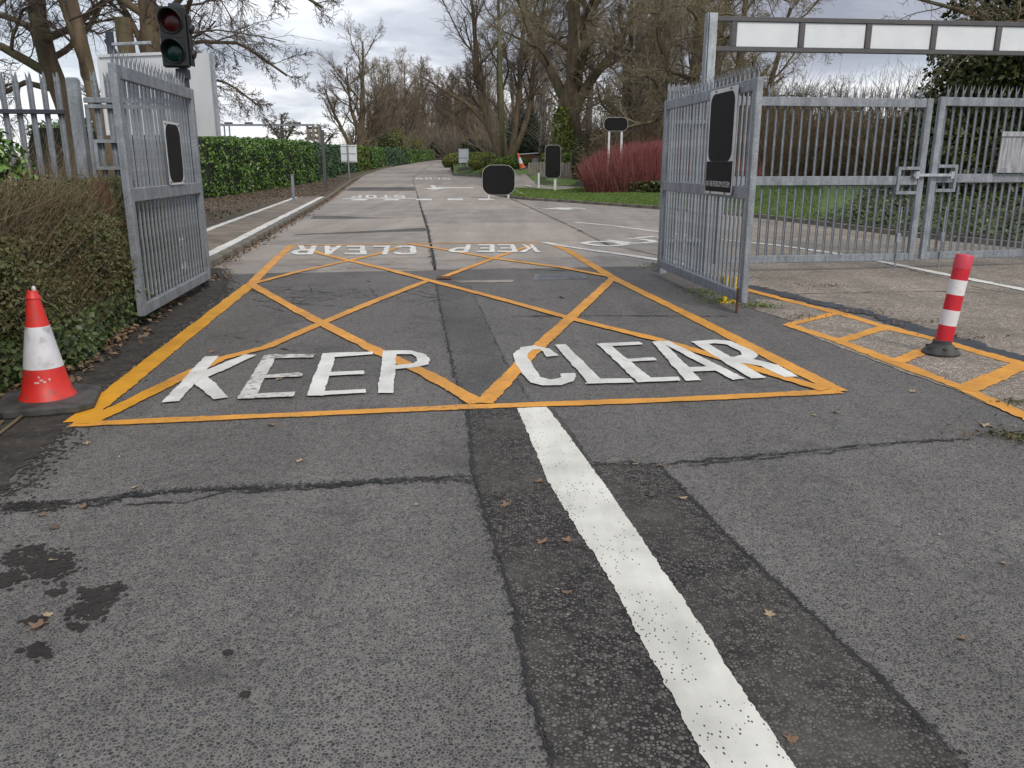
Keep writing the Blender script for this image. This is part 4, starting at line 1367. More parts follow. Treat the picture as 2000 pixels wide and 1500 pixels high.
# leaves and dead twigs over the flat top
nt_ = 22000
y = rng.uniform(3.8, 10.2, nt_)
dd_ = rng.uniform(0.1, 3.6, nt_)
C = np.column_stack([hedge_front(y) - dd_, y, HT + rng.normal(0, 0.04, nt_) - np.clip(0.5 - dd_, 0, 1) * 0.25])
kp = rng.random(nt_) < 0.62
C1, C2 = C[kp][::2], C[kp][1::2]
link('leaves', leaf_mesh('leaves', C1, np.tile((0.3, -0.3, 1.0), (len(C1), 1)), 0.034, 0.55, M['hedge_leaf'], tilt=0.8), nh)
link('dead_leaves', leaf_mesh('dead_leaves', C2, np.tile((0.3, -0.3, 1.0), (len(C2), 1)), 0.03, 0.5, M['litter'], tilt=0.9), nh)
nb = 9000
y = rng.uniform(3.8, 10.2, nb)
dd_ = rng.uniform(0.05, 3.6, nb) ** 1.0
b0 = np.column_stack([hedge_front(y) - dd_, y, HT - 0.13 + rng.normal(0, 0.03, nb) - np.clip(0.5 - dd_, 0, 1) * 0.2])
link('twigs', twig_mesh('twigs', b0, np.column_stack([rng.normal(0.1, 0.35, nb), rng.normal(-0.1, 0.35, nb), np.full(nb, 0.9)]), rng.uniform(0.05, 0.13, nb), rng.uniform(0.0014, 0.0026, nb), M['twig_tan'], 2), nh)
nb = 2800
y = rng.uniform(3.6, 9.6, nb) * 0.5 + rng.uniform(3.6, 7.6, nb) * 0.5
zb = rng.uniform(0.12, 1.25, nb)
b0 = np.column_stack([hedge_front(y) - 0.10 + rng.normal(0, 0.05, nb), y, zb])
link('twigs', twig_mesh('twigs', b0, np.column_stack([rng.normal(0.12, 0.22, nb), rng.normal(0.35, 0.5, nb), rng.normal(0.75, 0.4, nb)]), rng.uniform(0.2, 0.6, nb), rng.uniform(0.0016, 0.0038, nb), M['twig_tan'], 5, 0.13), nh)
# dry leaves drifted along its foot
nn_ = 2600
y = rng.uniform(3.2, 11.8, nn_)
x = hedge_front(np.minimum(y, 10.6)) + np.abs(rng.normal(0, 0.13, nn_)) - 0.05
C = np.column_stack([x, y, rng.uniform(0.012, 0.05, nn_)])
link('leaf_litter', leaf_mesh('leaf_litter', C, np.tile((0, 0, 1.0), (nn_, 1)), 0.062, 0.62, M['litter'], tilt=0.4, fold=0.3), kind='stuff')
# litter in the left gutter and thinly over the verge
nn_ = 2200
Q = resample(LKERB[:8, :2], 300)
k = rng.integers(0, 250, nn_)
xy = Q[k] + rng.normal(0, 0.03, (nn_, 2)) + PN * -1 * np.abs(rng.normal(0.02, 0.12, nn_))[:, None]
link('leaf_litter', leaf_mesh('leaf_litter', np.column_stack([xy, zr(xy[:, 1]) + rng.uniform(0.015, 0.05, nn_)]), np.tile((0, 0, 1.0), (nn_, 1)), 0.07, 0.62, M['litter'], tilt=0.4), kind='stuff')
nn_ = 9000
yv = 12 + 50 * rng.random(nn_) ** 1.3
xv = interp_y(LKERB, yv) - 0.3 - rng.random(nn_) * np.where(yv < 37, 6.5, 5.0) - np.where(yv < 37, 1.5, 0.0)
link('leaf_litter', leaf_mesh('leaf_litter', np.column_stack([xv, yv, zr(yv) + 0.13 + rng.uniform(0, 0.02, nn_)]), np.tile((0, 0, 1.0), (nn_, 1)), 0.085, 0.62, M['litter'], tilt=0.35), kind='stuff')

# single dry leaves on the apron
lobes = []
for k in range(22):
    a_ = -math.pi / 2 + 2 * math.pi * k / 22
    rr_ = (0.36 + 0.14 * math.cos(5 * (a_ + math.pi / 2))) * (1.0 if k else 0.5)
    lobes.append((rr_ * math.cos(a_) * 0.75, rr_ * math.sin(a_)))
def leaf_obj(curl):
    mb = MB()
    vs_ = [(0, 0, 0.02)] + [(x, y, 0.02 + curl * (abs(x) ** 1.5) + 0.03 * math.sin(9 * y + 5 * x)) for x, y in lobes]
    mb.add(vs_, [(0, 1 + k, 1 + (k + 1) % 22) for k in range(22)])
    mb.add([(-0.012, -0.3, 0.02), (0.012, -0.3, 0.02), (0.01, -0.75, 0.05), (-0.01, -0.75, 0.05)], [(0, 1, 2, 3)])
    return mb
LEAFM = [leaf_obj(0.35).mesh('dry_leaf', mat_plain('tan_dry_leaf', (0.36, 0.27, 0.17), 0.8, var=0.3, scale=60)),
         leaf_obj(0.6).mesh('dry_leaf', mat_plain('brown_dry_leaf', (0.19, 0.12, 0.075), 0.8, var=0.3, scale=60)),
         leaf_obj(0.2).mesh('dry_leaf', mat_plain('dark_dry_leaf', (0.12, 0.075, 0.05), 0.8, var=0.3, scale=60))]
for u, v, s, mi in [(585, 902, .07, 0), (262, 954, .07, 0), (105, 1032, .085, 2), (813, 987, .05, 0), (1052, 943, .09, 1), (988, 988, .08, 1), (1268, 970, .08, 2), (1333, 975, .08, 0), (1502, 1202, .075, 0), (1545, 1448, .07, 1),
                    (1060, 1062, .10, 1), (1108, 1058, .08, 1), (1105, 1160, .085, 1), (163, 992, .085, 1), (80, 1008, .08, 1), (168, 868, .09, 0), (35, 957, .08, 1), (104, 1096, .06, 0), (75, 1225, .11, 1), (92, 1204, .07, 0),
                    (1240, 908, .07, 0), (1290, 912, .07, 1), (1922, 832, .13, 0), (1632, 807, .09, 0), (1782, 766, .09, 0), (545, 742, .09, 0), (415, 688, .10, 1), (530, 832, .09, 1), (1098, 582, .16, 1), (720, 550, .12, 2), (1590, 812, .06, 0), (1958, 1102, .05, 0), (1880, 1250, .06, 1)]:
    p = gp(u, v)
    o = link('fallen_leaf', LEAFM[mi], None)
    o.location = (p[0], p[1], 0.006)
    o.scale = (s * 0.8, s * 0.8, s * 0.8)
    o.rotation_euler = (rng.normal(0, 0.15), rng.normal(0, 0.15), rng.uniform(0, 6.28))
    kind_ = ('pale tan dry leaf lying on the grey asphalt', 'brown dry leaf lying on the grey asphalt', 'dark brown dry leaf lying on the grey asphalt')[mi]
    tag(o, kind_, 'leaf', ('tan dry leaves on the asphalt', 'brown dry leaves on the asphalt', 'dark dry leaves on the asphalt')[mi])
# grit: tiny pale stones
ng = 230
gy = rng.uniform(1.9, 9, ng)
gx_ = rng.uniform(-3.2, 3.4, ng) * np.clip(gy / 5, 0.4, 1)
C = np.column_stack([gx_, gy, np.full(ng, 0.008)])
link('grit', leaf_mesh('grit', C, np.tile((0, 0, 1.0), (ng, 1)), 0.009, 0.8, mat_leaf('grit', [(0.25, 0.24, 0.22), (0.5, 0.48, 0.45), (0.09, 0.08, 0.07)], 0.8), tilt=0.3), kind='stuff')

# laurel bush at the left edge of the frame
bush('laurel_bush', 'glossy bright green laurel bush at the left edge before the palisade fence', 'bush', (-5.82, 8.9, 0), (0.78, 0.7, 2.1), 3600, 0.105, 'laurel', aspect=0.45, lump=0.2)

# ------------------------------------------------------------------ laurel hedges along the road
zl = lambda x, y: zr(y) + 0.11
hedge_run('laurel_hedge', 'tall clipped laurel hedge on the left beyond the white board', [(-14.3, 27), (-14.35, 37), (-14.6, 46), (-14.5, 55), (-14.7, 59)], 1.1, 2.66, 28000, 0.16, 'laurel', zf=zl, bulge=0.14)
hedge_run('laurel_hedge', 'darker blue green end section of the tall hedge beside the white sign back', [(-14.75, 59.2), (-15.0, 64), (-15.3, 69)], 1.05, 2.5, 7000, 0.17, 'laurel_blue', zf=zl, bulge=0.14)
hh = [((-16.2, 72), (-16.5, 83), 'laurel_blue', 'rounded dark laurel hedge section just past the white sign back'),
      ((-16.5, 83.3), (-16.8, 94), 'laurel_yellow', 'yellow green rounded hedge section in the middle of the far hedge'),
      ((-16.8, 94.3), (-17.7, 110), 'laurel', 'bright green rounded hedge section farther along the road'),
      ((-17.7, 110.3), (-17.85, 137), 'laurel_blue', 'long cool green hedge section before the bend'),
      ((-17.85, 137.3), (-18.6, 192), 'laurel', 'farthest low clipped hedge at the bend of the road')]
for k, (a_, b_, mm, lab) in enumerate(hh):
    mid = ((a_[0] + b_[0]) / 2 - 0.1, (a_[1] + b_[1]) / 2)
    hedge_run('clipped_hedge', lab, [a_, mid, b_], 1.25, (2.4, 2.4, 2.3, 2.2, 1.9)[k], (6000, 6000, 7000, 8000, 9000)[k], (0.24, 0.24, 0.26, 0.3, 0.36)[k], mm, zf=zl, bulge=0.2, group='clipped hedges along the far left verge', top_round=0.5)

# ------------------------------------------------------------------ trees
BRQ = []
# three trees behind the palisade, left
tm = tree_meshes('left_tree', [([(0, 0, 0), (-0.05, 0, 1.6), (-0.35, 0.1, 3.0), (-0.75, 0.1, 4.2), (-0.65, 0.1, 6), (-0.3, 0, 9.5), (0, 0, 13)], 0.28, 0.07),
                               ([(-0.5, 0, 3.6), (-1.6, -0.2, 4.3), (-2.6, -0.2, 4.5), (-4.0, -0.4, 5.2)], 0.12, 0.04), ([(-0.7, 0, 4.4), (0.3, -0.2, 4.7), (1.0, -0.1, 5.3), (2.0, 0, 6.0)], 0.10, 0.03),
                               ([(-0.5, 0, 3.3), (-1.4, 0.3, 3.5), (-2.4, 0.2, 3.0), (-3.3, 0.2, 2.6)], 0.08, 0.03), ([(-0.15, 0, 2.4), (0.4, 0, 2.75), (1.1, -0.2, 2.8), (1.6, -0.2, 2.5)], 0.08, 0.03)],
                 [lev(8, 0.25, 0.98, 0.95, 0.5, 0.45, 9, 0.18, 0.02, ang_sd=0.3), lev(8, 0.15, 0.98, 0.8, 0.55, 0.5, 7, 0.2, 0.0), lev(8, 0.1, 1.0, 0.75, 0.5, 0.5, 4, 0.2, -0.02, r_min=0.0055), lev(4, 0.1, 1.0, 0.7, 0.62, 0.6, 2, 0.2, 0.0, r_min=0.0045)], M['bark'], M['twig_dark'], roots=False)
b1 = atY(165, 300, 21)
place_tree('bare_tree', 'thick bare tree with a curled stub, leftmost trunk behind the palisade fence', (b1[0], 21, 0), tm)
# curled stub limb on that trunk
tm2 = tree_meshes('left_tree_b', [([(0, 0, 0), (-0.15, 0, 2.0), (-0.35, 0, 3.6), (-0.5, 0, 5), (-0.9, 0, 8), (-0.9, 0, 12)], 0.165, 0.05)],
                  [lev(14, 0.2, 0.98, 0.8, 0.42, 0.45, 8, 0.16, 0.04), lev(8, 0.15, 0.98, 0.75, 0.5, 0.5, 6, 0.2, 0.0), lev(7, 0.1, 1.0, 0.7, 0.5, 0.5, 4, 0.2, 0.0), lev(5, 0.1, 1.0, 0.7, 0.6, 0.6, 2, 0.2, 0.0, r_min=0.0045)], M['bark'], M['twig_dark'])
b2 = atY(222, 300, 18.5)
place_tree('bare_tree', 'slender forked tree, middle trunk behind the palisade fence', (b2[0], 18.5, 0), tm2)
tm3 = tree_meshes('left_tree_c', [([(0, 0, 0), (0.0, 0, 2.2), (0.02, 0, 4.2), (0.05, 0, 6.5), (0.2, 0, 9), (0.3, 0, 13)], 0.27, 0.08),
                                  ([(0.05, 0, 4.4), (1.4, -0.4, 5.5), (2.9, -0.8, 5.6), (4.2, -1.0, 4.8)], 0.08, 0.03), ([(0.05, 0, 5.2), (1.8, 0.5, 6.6), (3.8, 0.6, 6.9), (5.4, 0.4, 6.2)], 0.09, 0.03),
                                  ([(0.05, 0, 3.6), (0.9, 0.3, 4.3), (1.9, 0.6, 4.3), (2.9, 0.8, 3.6)], 0.055, 0.025), ([(0.05, 0, 5.8), (0.8, -1.2, 7.0), (2.4, -2.0, 7.0), (4.4, -2.4, 6.0)], 0.08, 0.03), ([(0.05, 0, 3.0), (1.0, -0.4, 3.5), (2.0, -0.9, 3.3), (2.7, -1.0, 2.8)], 0.04, 0.02),
                                  ([(0, 0, 4.8), (-1.2, -0.4, 5.6), (-2.4, -0.5, 5.4), (-3.4, -0.5, 4.6)], 0.09, 0.03)],
                 [lev(10, 0.18, 0.98, 0.75, 0.42, 0.38, 8, 0.13, -0.035, ang_sd=0.25), lev(9, 0.15, 0.98, 0.7, 0.52, 0.5, 6, 0.16, -0.05), lev(8, 0.1, 1.0, 0.7, 0.56, 0.55, 3, 0.18, -0.06, r_min=0.005), lev(3, 0.1, 1.0, 0.65, 0.6, 0.6, 2, 0.2, -0.02, r_min=0.004)], M['bark'], M['twig_dark'], roots=False)
b3 = atY(292, 100, 20)
place_tree('bare_tree', 'broad bare tree with drooping branches directly behind the traffic signal', (b3[0], 20, 0), tm3)
st = MB()
s0 = atY(248, 110, 20)
st.tube([(s0[0], 20, 0), (s0[0] + 0.02, 20, 3.0), (s0[0], 20, 4.75)], [0.24, 0.2, 0.18], 10)
st.tube([(s0[0], 20, 3.6), (s0[0] - 0.25, 20, 3.95), (s0[0] - 0.42, 20, 4.3)], [0.1, 0.08, 0.07], 8)
t = thing('tree_stump', 'sawn off ivy dark trunk beside the drooping tree behind the signal', 'tree stump', (0, 0, 0))
st.build('trunk', M['bark'], t, smooth=True)

# oak-like tree protos for the right
oak = tree_meshes('oak', [([(0, 0, 0), (0.1, 0, 2), (0.0, 0.1, 4.2), (0.3, 0, 6), (0.2, 0.2, 9), (0.5, 0, 13)], 0.72, 0.20),
                          ([(0.0, 0, 3.4), (-0.9, 0.2, 5.2), (-2.2, 0.3, 7.5), (-3.4, 0, 10.5)], 0.36, 0.10),
                          ([(0.1, 0, 3.2), (1.1, -0.3, 5.0), (2.6, -0.3, 6.8), (4.0, 0, 9.5)], 0.36, 0.10)],
                  [lev(9, 0.30, 0.98, 0.95, 0.60, 0.40, 10, 0.20, 0.03, ang_sd=0.3), lev(9, 0.15, 0.98, 0.8, 0.55, 0.5, 7, 0.22, 0.03), lev(8, 0.12, 1.0, 0.75, 0.52, 0.5, 5, 0.22, 0.02), lev(5, 0.1, 1.0, 0.75, 0.58, 0.6, 3, 0.22, 0.01, r_min=0.009), lev(2, 0.2, 1.0, 0.7, 0.8, 0.7, 2, 0.25, 0.0, r_min=0.008)], M['bark'], M['twig_green'])
ash = tree_meshes('ash', [([(0, 0, 0), (-0.4, 0, 1.5), (-1.4, 0, 3.8), (-2.2, 0, 7), (-2.6, 0.2, 12), (-3.0, 0, 16)], 0.42, 0.08),
                          ([(0.1, 0, 0.2), (-0.1, 0, 3), (-0.5, 0.3, 7), (-0.4, 0, 12), (-0.6, 0, 17)], 0.32, 0.07),
                          ([(0.3, 0.1, 0.1), (0.9, 0, 3), (1.4, 0, 7), (1.6, 0, 11), (2.2, 0, 16)], 0.32, 0.07),
                          ([(0.3, -0.1, 0.4), (1.6, -0.2, 3), (2.3, 0, 5.5), (2.6, 0, 9), (3.6, 0, 14)], 0.30, 0.07),
                          ([(-1.3, 0, 3.5), (-3.0, 0, 5.4), (-5.2, 0, 6.6), (-7.2, 0, 7.8)], 0.24, 0.06)],
                  [lev(11, 0.25, 0.98, 0.72, 0.42, 0.40, 9, 0.11, 0.05, ang_sd=0.25), lev(8, 0.15, 0.98, 0.62, 0.58, 0.5, 6, 0.14, 0.03), lev(7, 0.12, 1.0, 0.62, 0.55, 0.5, 4, 0.16, 0.02, r_min=0.010), lev(5, 0.1, 1.0, 0.6, 0.68, 0.6, 2, 0.18, 0.02, r_min=0.009)], M['bark'], M['twig_dark'])
p = atY(985, 318, 76)
place_tree('bare_tree', 'many stemmed bare tree leaning left behind the wooden pole', (p[0], 76, hb1(p[0], 76) - 0.1), ash)
p = atY(1112, 300, 62)
place_tree('oak_tree', 'huge ivy clad bare oak behind the timber retaining wall', (p[0], 62, hb1(p[0], 62) - 0.1), oak, sc=1.2)
# ivy on its trunk
C = []
for _ in range(2200):
    z = rng.uniform(0.0, 4.2)
    a_ = rng.uniform(math.pi * 0.9, math.pi * 2.0)
    if abs(a_ - 4.2) > 1.6 - z * 0.25:
        continue
    r_ = 0.95 + rng.normal(0, 0.1)
    C.append((p[0] - 0.25 + r_ * math.cos(a_), 62 + r_ * math.sin(a_), hb1(p[0], 62) + z))
C = np.array(C)
t = thing('ivy', 'yellow green ivy climbing the huge oak trunk', 'ivy')
link('leaves', leaf_mesh('leaves', C, C - np.array((p[0], 62, 0)) * np.array((1, 1, 0)) - C * np.array((0, 0, 1)), 0.22, 0.8, M['conifer_yellow'], tilt=0.5), t)

haw = tree_meshes('hawthorn', [([(0, 0, 0), (0.1, 0, 2), (0.0, 0, 4), (0.2, 0, 7), (0.1, 0, 11)], 0.36, 0.08), ([(0.05, 0, 1.5), (0.8, 0, 3.5), (1.4, 0.2, 6), (1.8, 0, 9)], 0.22, 0.06), ([(0.05, 0, 1.3), (-0.9, 0, 3.2), (-1.6, 0, 5.5), (-2.2, 0, 8.5)], 0.22, 0.06)],
                  [lev(11, 0.2, 0.98, 1.0, 0.52, 0.42, 8, 0.2, 0.0, ang_sd=0.3), lev(8, 0.15, 0.98, 0.8, 0.55, 0.5, 6, 0.22, 0.0), lev(8, 0.12, 1.0, 0.8, 0.52, 0.5, 4, 0.22, 0.0, r_min=0.009), lev(6, 0.1, 1.0, 0.8, 0.62, 0.6, 2, 0.25, 0.0, r_min=0.007)], M['bark'], M['twig_green'])
tall = tree_meshes('tall_tree', [([(0, 0, 0), (0.1, 0, 4), (-0.1, 0, 8), (0.1, 0, 13), (0.3, 0, 19)], 0.34, 0.08)],
                   [lev(24, 0.2, 0.98, 0.75, 0.34, 0.40, 7, 0.13, 0.06), lev(9, 0.12, 0.98, 0.68, 0.55, 0.5, 5, 0.16, 0.03), lev(8, 0.12, 1.0, 0.65, 0.55, 0.5, 3, 0.18, 0.02, r_min=0.011), lev(6, 0.1, 1.0, 0.65, 0.6, 0.6, 2, 0.2, 0.0, r_min=0.009)], M['bark_grey'], M['twig_wood'])
for k, (u, Y_, ms, sc, rz, nm, lab) in enumerate([
        (1345, 48, haw, 1.3, 0.4, 'bare_tree', 'dense twiggy bare tree behind the open right gate and gantry post'),
        (1240, 56, tall, 0.9, 1.0, 'bare_tree', 'tall straight bare tree above the red shrub and its sign'),
        (1440, 44, haw, 1.0, 2.4, 'bare_tree', 'bushy bare tree beneath the left end of the overhead gantry'),
        (1225, 57, haw, 1.05, 4.2, 'bare_tree', 'low branched bare tree directly behind the red stemmed shrub'),
        (1150, 74, tall, 1.0, 3.1, 'bare_tree', 'straight bare tree just right of the huge oak'),
        (1345, 60, tall, 0.95, 5.0, 'bare_tree', 'tall grey trunk in the wood behind the twiggy tree'),
        (1060, 95, tall, 0.9, 2.0, 'bare_tree', 'slim bare tree in the gap left of the huge oak')]):
    pp = atY(u, 320, Y_)
    place_tree(nm, lab, (pp[0], Y_, hb1(pp[0], Y_) - 0.15), ms, rz, sc)

# tree over the hedge in the middle, and the wood at the end of the road
mid = tree_meshes('middle_tree', [([(0, 0, 0), (0.2, 0, 2), (0.5, 0, 5), (0.8, 0, 9), (1.0, 0, 12.5)], 0.5, 0.07), ([(0, 0, 0.8), (-1.2, 0, 3), (-2.4, 0, 5.6), (-3.2, 0, 8)], 0.26, 0.06), ([(0.1, 0, 1.0), (1.4, 0, 2.8), (2.8, 0, 4.8), (3.8, 0, 7.2)], 0.24, 0.06), ([(0.3, 0, 3), (-0.6, 0, 6), (-0.8, 0, 10)], 0.24, 0.06)],
                  [lev(10, 0.12, 0.98, 0.72, 0.48, 0.42, 8, 0.11, 0.05), lev(9, 0.12, 0.98, 0.62, 0.56, 0.5, 6, 0.14, 0.04), lev(8, 0.1, 1.0, 0.6, 0.54, 0.5, 4, 0.16, 0.03, r_min=0.010), lev(6, 0.1, 1.0, 0.6, 0.6, 0.6, 2, 0.2, 0.02, r_min=0.008)], M['bark'], M['twig'])
pp = atY(700, 300, 108)
place_tree('bare_tree', 'spreading bare tree behind the hedge, left of the wood', (pp[0], 108, float(zr(108))), mid, sc=1.2)
k = 0
for u, Y_, ms, sc in [(735, 125, tall, 0.72), (748, 134, mid, 1.05), (765, 152, tall, 0.86), (778, 158, mid, 1.25), (795, 166, tall, 0.95), (812, 182, mid, 1.4), (828, 205, tall, 1.05),
                      (840, 228, mid, 1.6), (856, 236, tall, 1.05), (872, 226, mid, 1.55), (886, 240, tall, 1.1), (900, 228, mid, 1.6), (880, 265, mid, 1.7),
                      (915, 168, tall, 0.85), (930, 142, mid, 1.05), (950, 124, tall, 0.8), (928, 190, mid, 1.35), (945, 165, mid, 1.2),
                      (1010, 120, mid, 0.95), (1040, 105, tall, 0.85), (1275, 84, mid, 0.9), (1390, 76, tall, 0.75), (1300, 98, tall, 0.9), (1100, 100, mid, 1.0), (1230, 105, mid, 1.0), (1480, 74, mid, 0.55), (1560, 78, mid, 0.5), (1640, 84, mid, 0.55)]:
    pp = atY(u, 310, Y_)
    gz_ = hb1(pp[0], Y_) if pp[0] > -4 else float(zr(Y_))
    where = 'behind the long clipped hedge on the left' if u < 835 else 'closing the far end of the road' if u < 905 else 'in the wood right of the road end' if u < 1060 else 'far back in the wood behind the red shrub' if u < 1420 else 'far behind the closed gates'
    place_tree('woodland_tree', ('slim straight bare tree ' if ms is tall else 'spreading bare brown tree ') + where, (pp[0], Y_, gz_ - 0.1), ms, rng.uniform(0, 6.28), sc, ('slim ' if ms is tall else 'spreading ') + 'bare trees ' + where)
    k += 1
for u, Y_, sx, sz, rz, lab in [(778, 178, 1.9, 1.9, 1.3, 'brown undergrowth behind the yellow green conifer'), (815, 215, 2.0, 2.0, 0.8, 'brown undergrowth left of the dark conifer'), (868, 236, 2.4, 2.2, 2.3, 'brown undergrowth closing the road end'), (904, 226, 2.2, 2.0, 0.3, 'brown undergrowth around the birch at the road end'), (938, 150, 1.7, 1.5, 3.3, 'brown undergrowth behind the white board on legs'),
                               (1180, 72, 1.4, 1.0, 4.3, 'brown undergrowth right of the huge oak'), (1260, 64, 1.2, 0.95, 5.3, 'brown undergrowth under the tall straight tree'), (1350, 58, 1.2, 1.0, 0.9, 'brown undergrowth behind the open right gate'), (1010, 104, 1.4, 1.3, 1.9, 'brown undergrowth behind the many stemmed tree')]:
    pp = atY(u, 310, Y_)
    BRQ.append((lab, pp[0], Y_, (hb1(pp[0], Y_) if pp[0] > -4 else float(zr(Y_))) - 0.2, sx, sz, rz))
# birch with white trunk at the end of the road
bt = MB()
pb = [atY(891, 306, 205), atY(887, 245, 205), atY(884, 190, 205), atY(884, 150, 205)]
bt.tube([tuple(q) for q in pb], [0.34, 0.26, 0.2, 0.09], 8)
t = thing('birch_tree', 'slim white barked birch at the end of the road', 'tree')
bt.build('trunk', M['bark_pale'], t, smooth=True)
bz = MB()
bt2 = MB()
pb = [atY(1055, 300, 66), atY(1058, 262, 66), atY(1061, 215, 66), atY(1062, 160, 66)]
bt2.tube([tuple(q) for q in pb], [0.15, 0.13, 0.1, 0.06], 8)
t = thing('birch_tree', 'slim pale birch trunk between the cone and the huge oak', 'tree')
bt2.build('trunk', M['bark_pale'], t, smooth=True)
# two far trees on the skyline
fart = tree_meshes('skyline_tree', [([(0, 0, 0), (0.2, 0, 3), (-0.2, 0, 6), (0.2, 0, 9)], 0.5, 0.16), ([(0, 0, 3), (-2, 0, 5.5), (-3.6, 0, 7.5)], 0.3, 0.1), ([(0, 0, 3), (2, 0, 5.2), (3.8, 0, 7)], 0.3, 0.1)],
                   [lev(10, 0.3, 0.98, 0.9, 0.5, 0.5, 7, 0.24, 0.03), lev(8, 0.2, 0.98, 0.8, 0.5, 0.5, 6, 0.24, 0.02), lev(8, 0.15, 1.0, 0.8, 0.5, 0.55, 3, 0.25, 0.0, r_min=0.03), lev(2, 0.15, 1.0, 0.8, 0.6, 0.6, 2, 0.25, 0.0, r_min=0.024)], M['bark_grey'], M['twig_dark'])
for u, v0, Y_, sc, lab in [(553, 280, 190, 1.05, 'round headed bare tree on the skyline above the left hedge'), (628, 278, 150, 0.62, 'smaller bushy bare tree behind the grey post above the hedge'), (508, 282, 200, 0.55, 'faint small bare tree left of the round skyline tree')]:
    pp = atY(u, v0, Y_)
    place_tree('skyline_tree', lab, (pp[0], Y_, 2.5), fart, rng.uniform(0, 6), sc).scale = (sc * 1.25, sc * 1.25, sc)

# ------------------------------------------------------------------ brushwood, shrubs
def brush(name, label, cat, cx, cy, rx, ry, h, n, mat, r0, r1, K_=5, lean=0.35, up=0.02, zf=None, wander=0.14, dome=True, sub=3, group=None, hlo=0.6):
    t = thing(name, label, cat, (0, 0, 0), 0, group)
    a_ = rng.uniform(0, 2 * np.pi, n)
    q = np.sqrt(rng.random(n))
    bx_, by_ = cx + np.cos(a_) * q * rx, cy + np.sin(a_) * q * ry
    z0 = zf(bx_, by_)
    d = np.column_stack([np.cos(a_) * q * lean + rng.normal(0, 0.14, n), np.sin(a_) * q * lean + rng.normal(0, 0.14, n), np.ones(n)])
    hh_ = h * rng.uniform(hlo, 1.08 - (hlo - 0.6) * 0.4, n) * (np.sqrt(np.clip(1 - 0.75 * q ** 3, 0.2, 1)) if dome else 1)
    base = np.column_stack([bx_, by_, z0])
    p_, dd2 = base, norm(d)
    pts = [p_]
    for k in range(K_ - 1):
        dd2 = norm(dd2 + rng.normal(size=dd2.shape) * wander + np.array((0, 0, up)))
        p_ = p_ + dd2 * (hh_ / (K_ - 1))[:, None]
        pts.append(p_)
    P_ = np.stack(pts, 1)
    Rd = rng.uniform(r0, r1, n)[:, None] * np.linspace(1, 0.35, K_)[None]
    parts = [tubes(P_, Rd, 3)]
    if sub:
        Pc, Rc, _ = kids(P_, Rd, hh_, sub, 0.25, 0.95, 0.5, 0.4, 0.7, 3, 0.15, 0.04, r_min=r0 * 0.6)
        parts.append(tubes(Pc, Rc, 3))
    V, F = merge(parts)
    link('stems', np_mesh('stems', V, F, mat), t)
    return t


zb_ = lambda x, y: hb(x, y)
brush('dogwood', 'wide mound of dark red dogwood stems on the grass left of the right gate', 'shrub', 7.2, 40.6, 3.7, 1.9, 2.5, 5600, M['red_stem'], 0.008, 0.014, zf=zb_, wander=0.11, lean=0.26, sub=1, K_=3, hlo=0.86)
brush('dogwood', 'low red stemmed shrub seen through the bars of the closed gate', 'shrub', 9.9, 36.8, 0.8, 0.7, 1.5, 500, M['red_stem'], 0.008, 0.014, zf=zb_, wander=0.08, lean=0.3, sub=2, K_=4)
proto_b = brush('thicket', 'tall brown thicket behind the left part of the closed gate', 'shrub', 0, 0, 3.6, 2.4, 4.3, 1700, M['twig_tan'], 0.011, 0.021, K_=5, zf=lambda x, y: x * 0, wander=0.26, lean=0.5, sub=4, hlo=0.4)
proto_b.location = (12.5, 41, hb1(12.5, 41))
BRUSH = proto_b.children[0].data
far_b = brush('thicket', 'brown undergrowth in the wood beside the spreading tree behind the hedge', 'shrub', 0, 0, 3.6, 2.6, 4.6, 520, M['twig_wood'], 0.016, 0.03, K_=4, zf=lambda x, y: x * 0, wander=0.2, lean=0.35, sub=5, dome=False, hlo=0.35)
FARB = far_b.children[0].data
_p = atY(735, 310, 150)
far_b.location = (_p[0], 150, float(zr(150)) - 0.2)
far_b.scale = (1.3, 1.3, 1.3)
def brush_copy(lab, x, y, z, sx, sz, rz, group=None):
    t = thing('thicket', lab, 'shrub', (x, y, z), rz, group)
    t.scale = (sx, sx, sz)
    link('stems', BRUSH if y < 50 else FARB, t)
for cx, cy, sx, sz, rz, lab in [(17.5, 39, 1.05, 1.12, 1.9, 'tall brown thicket behind the lock of the closed gate'), (9.5, 47, 1.2, 0.95, 2.7, 'dull brown thicket behind the red stemmed shrub'), (21.5, 36, 1.0, 1.2, 0.7, 'brown thicket left of the dark evergreen'), (14.5, 46, 1.3, 1.25, 4.0, 'farther brown thicket showing above the closed gate')]:
    brush_copy(lab, cx, cy, hb1(cx, cy) - 0.1, sx, sz, rz)
for q_ in BRQ:
    brush_copy(*q_)
zf0 = lambda x, y: zr(y)
for k, (cx, cy, rx, ry, h, n, lab) in enumerate([(-10.2, 17.0, 2.2, 1.5, 2.35, 1400, 'brown bramble thicket behind the left end of the palisade fence'), (-8.3, 15.5, 1.3, 1.0, 1.7, 900, 'low brown brambles behind the pedestrian gate')]):
    brush('brambles', lab, 'shrub', cx, cy, rx, ry, h, n, M['twig'], 0.006, 0.012, zf=zf0, wander=0.28, lean=0.5, up=-0.05, sub=2)
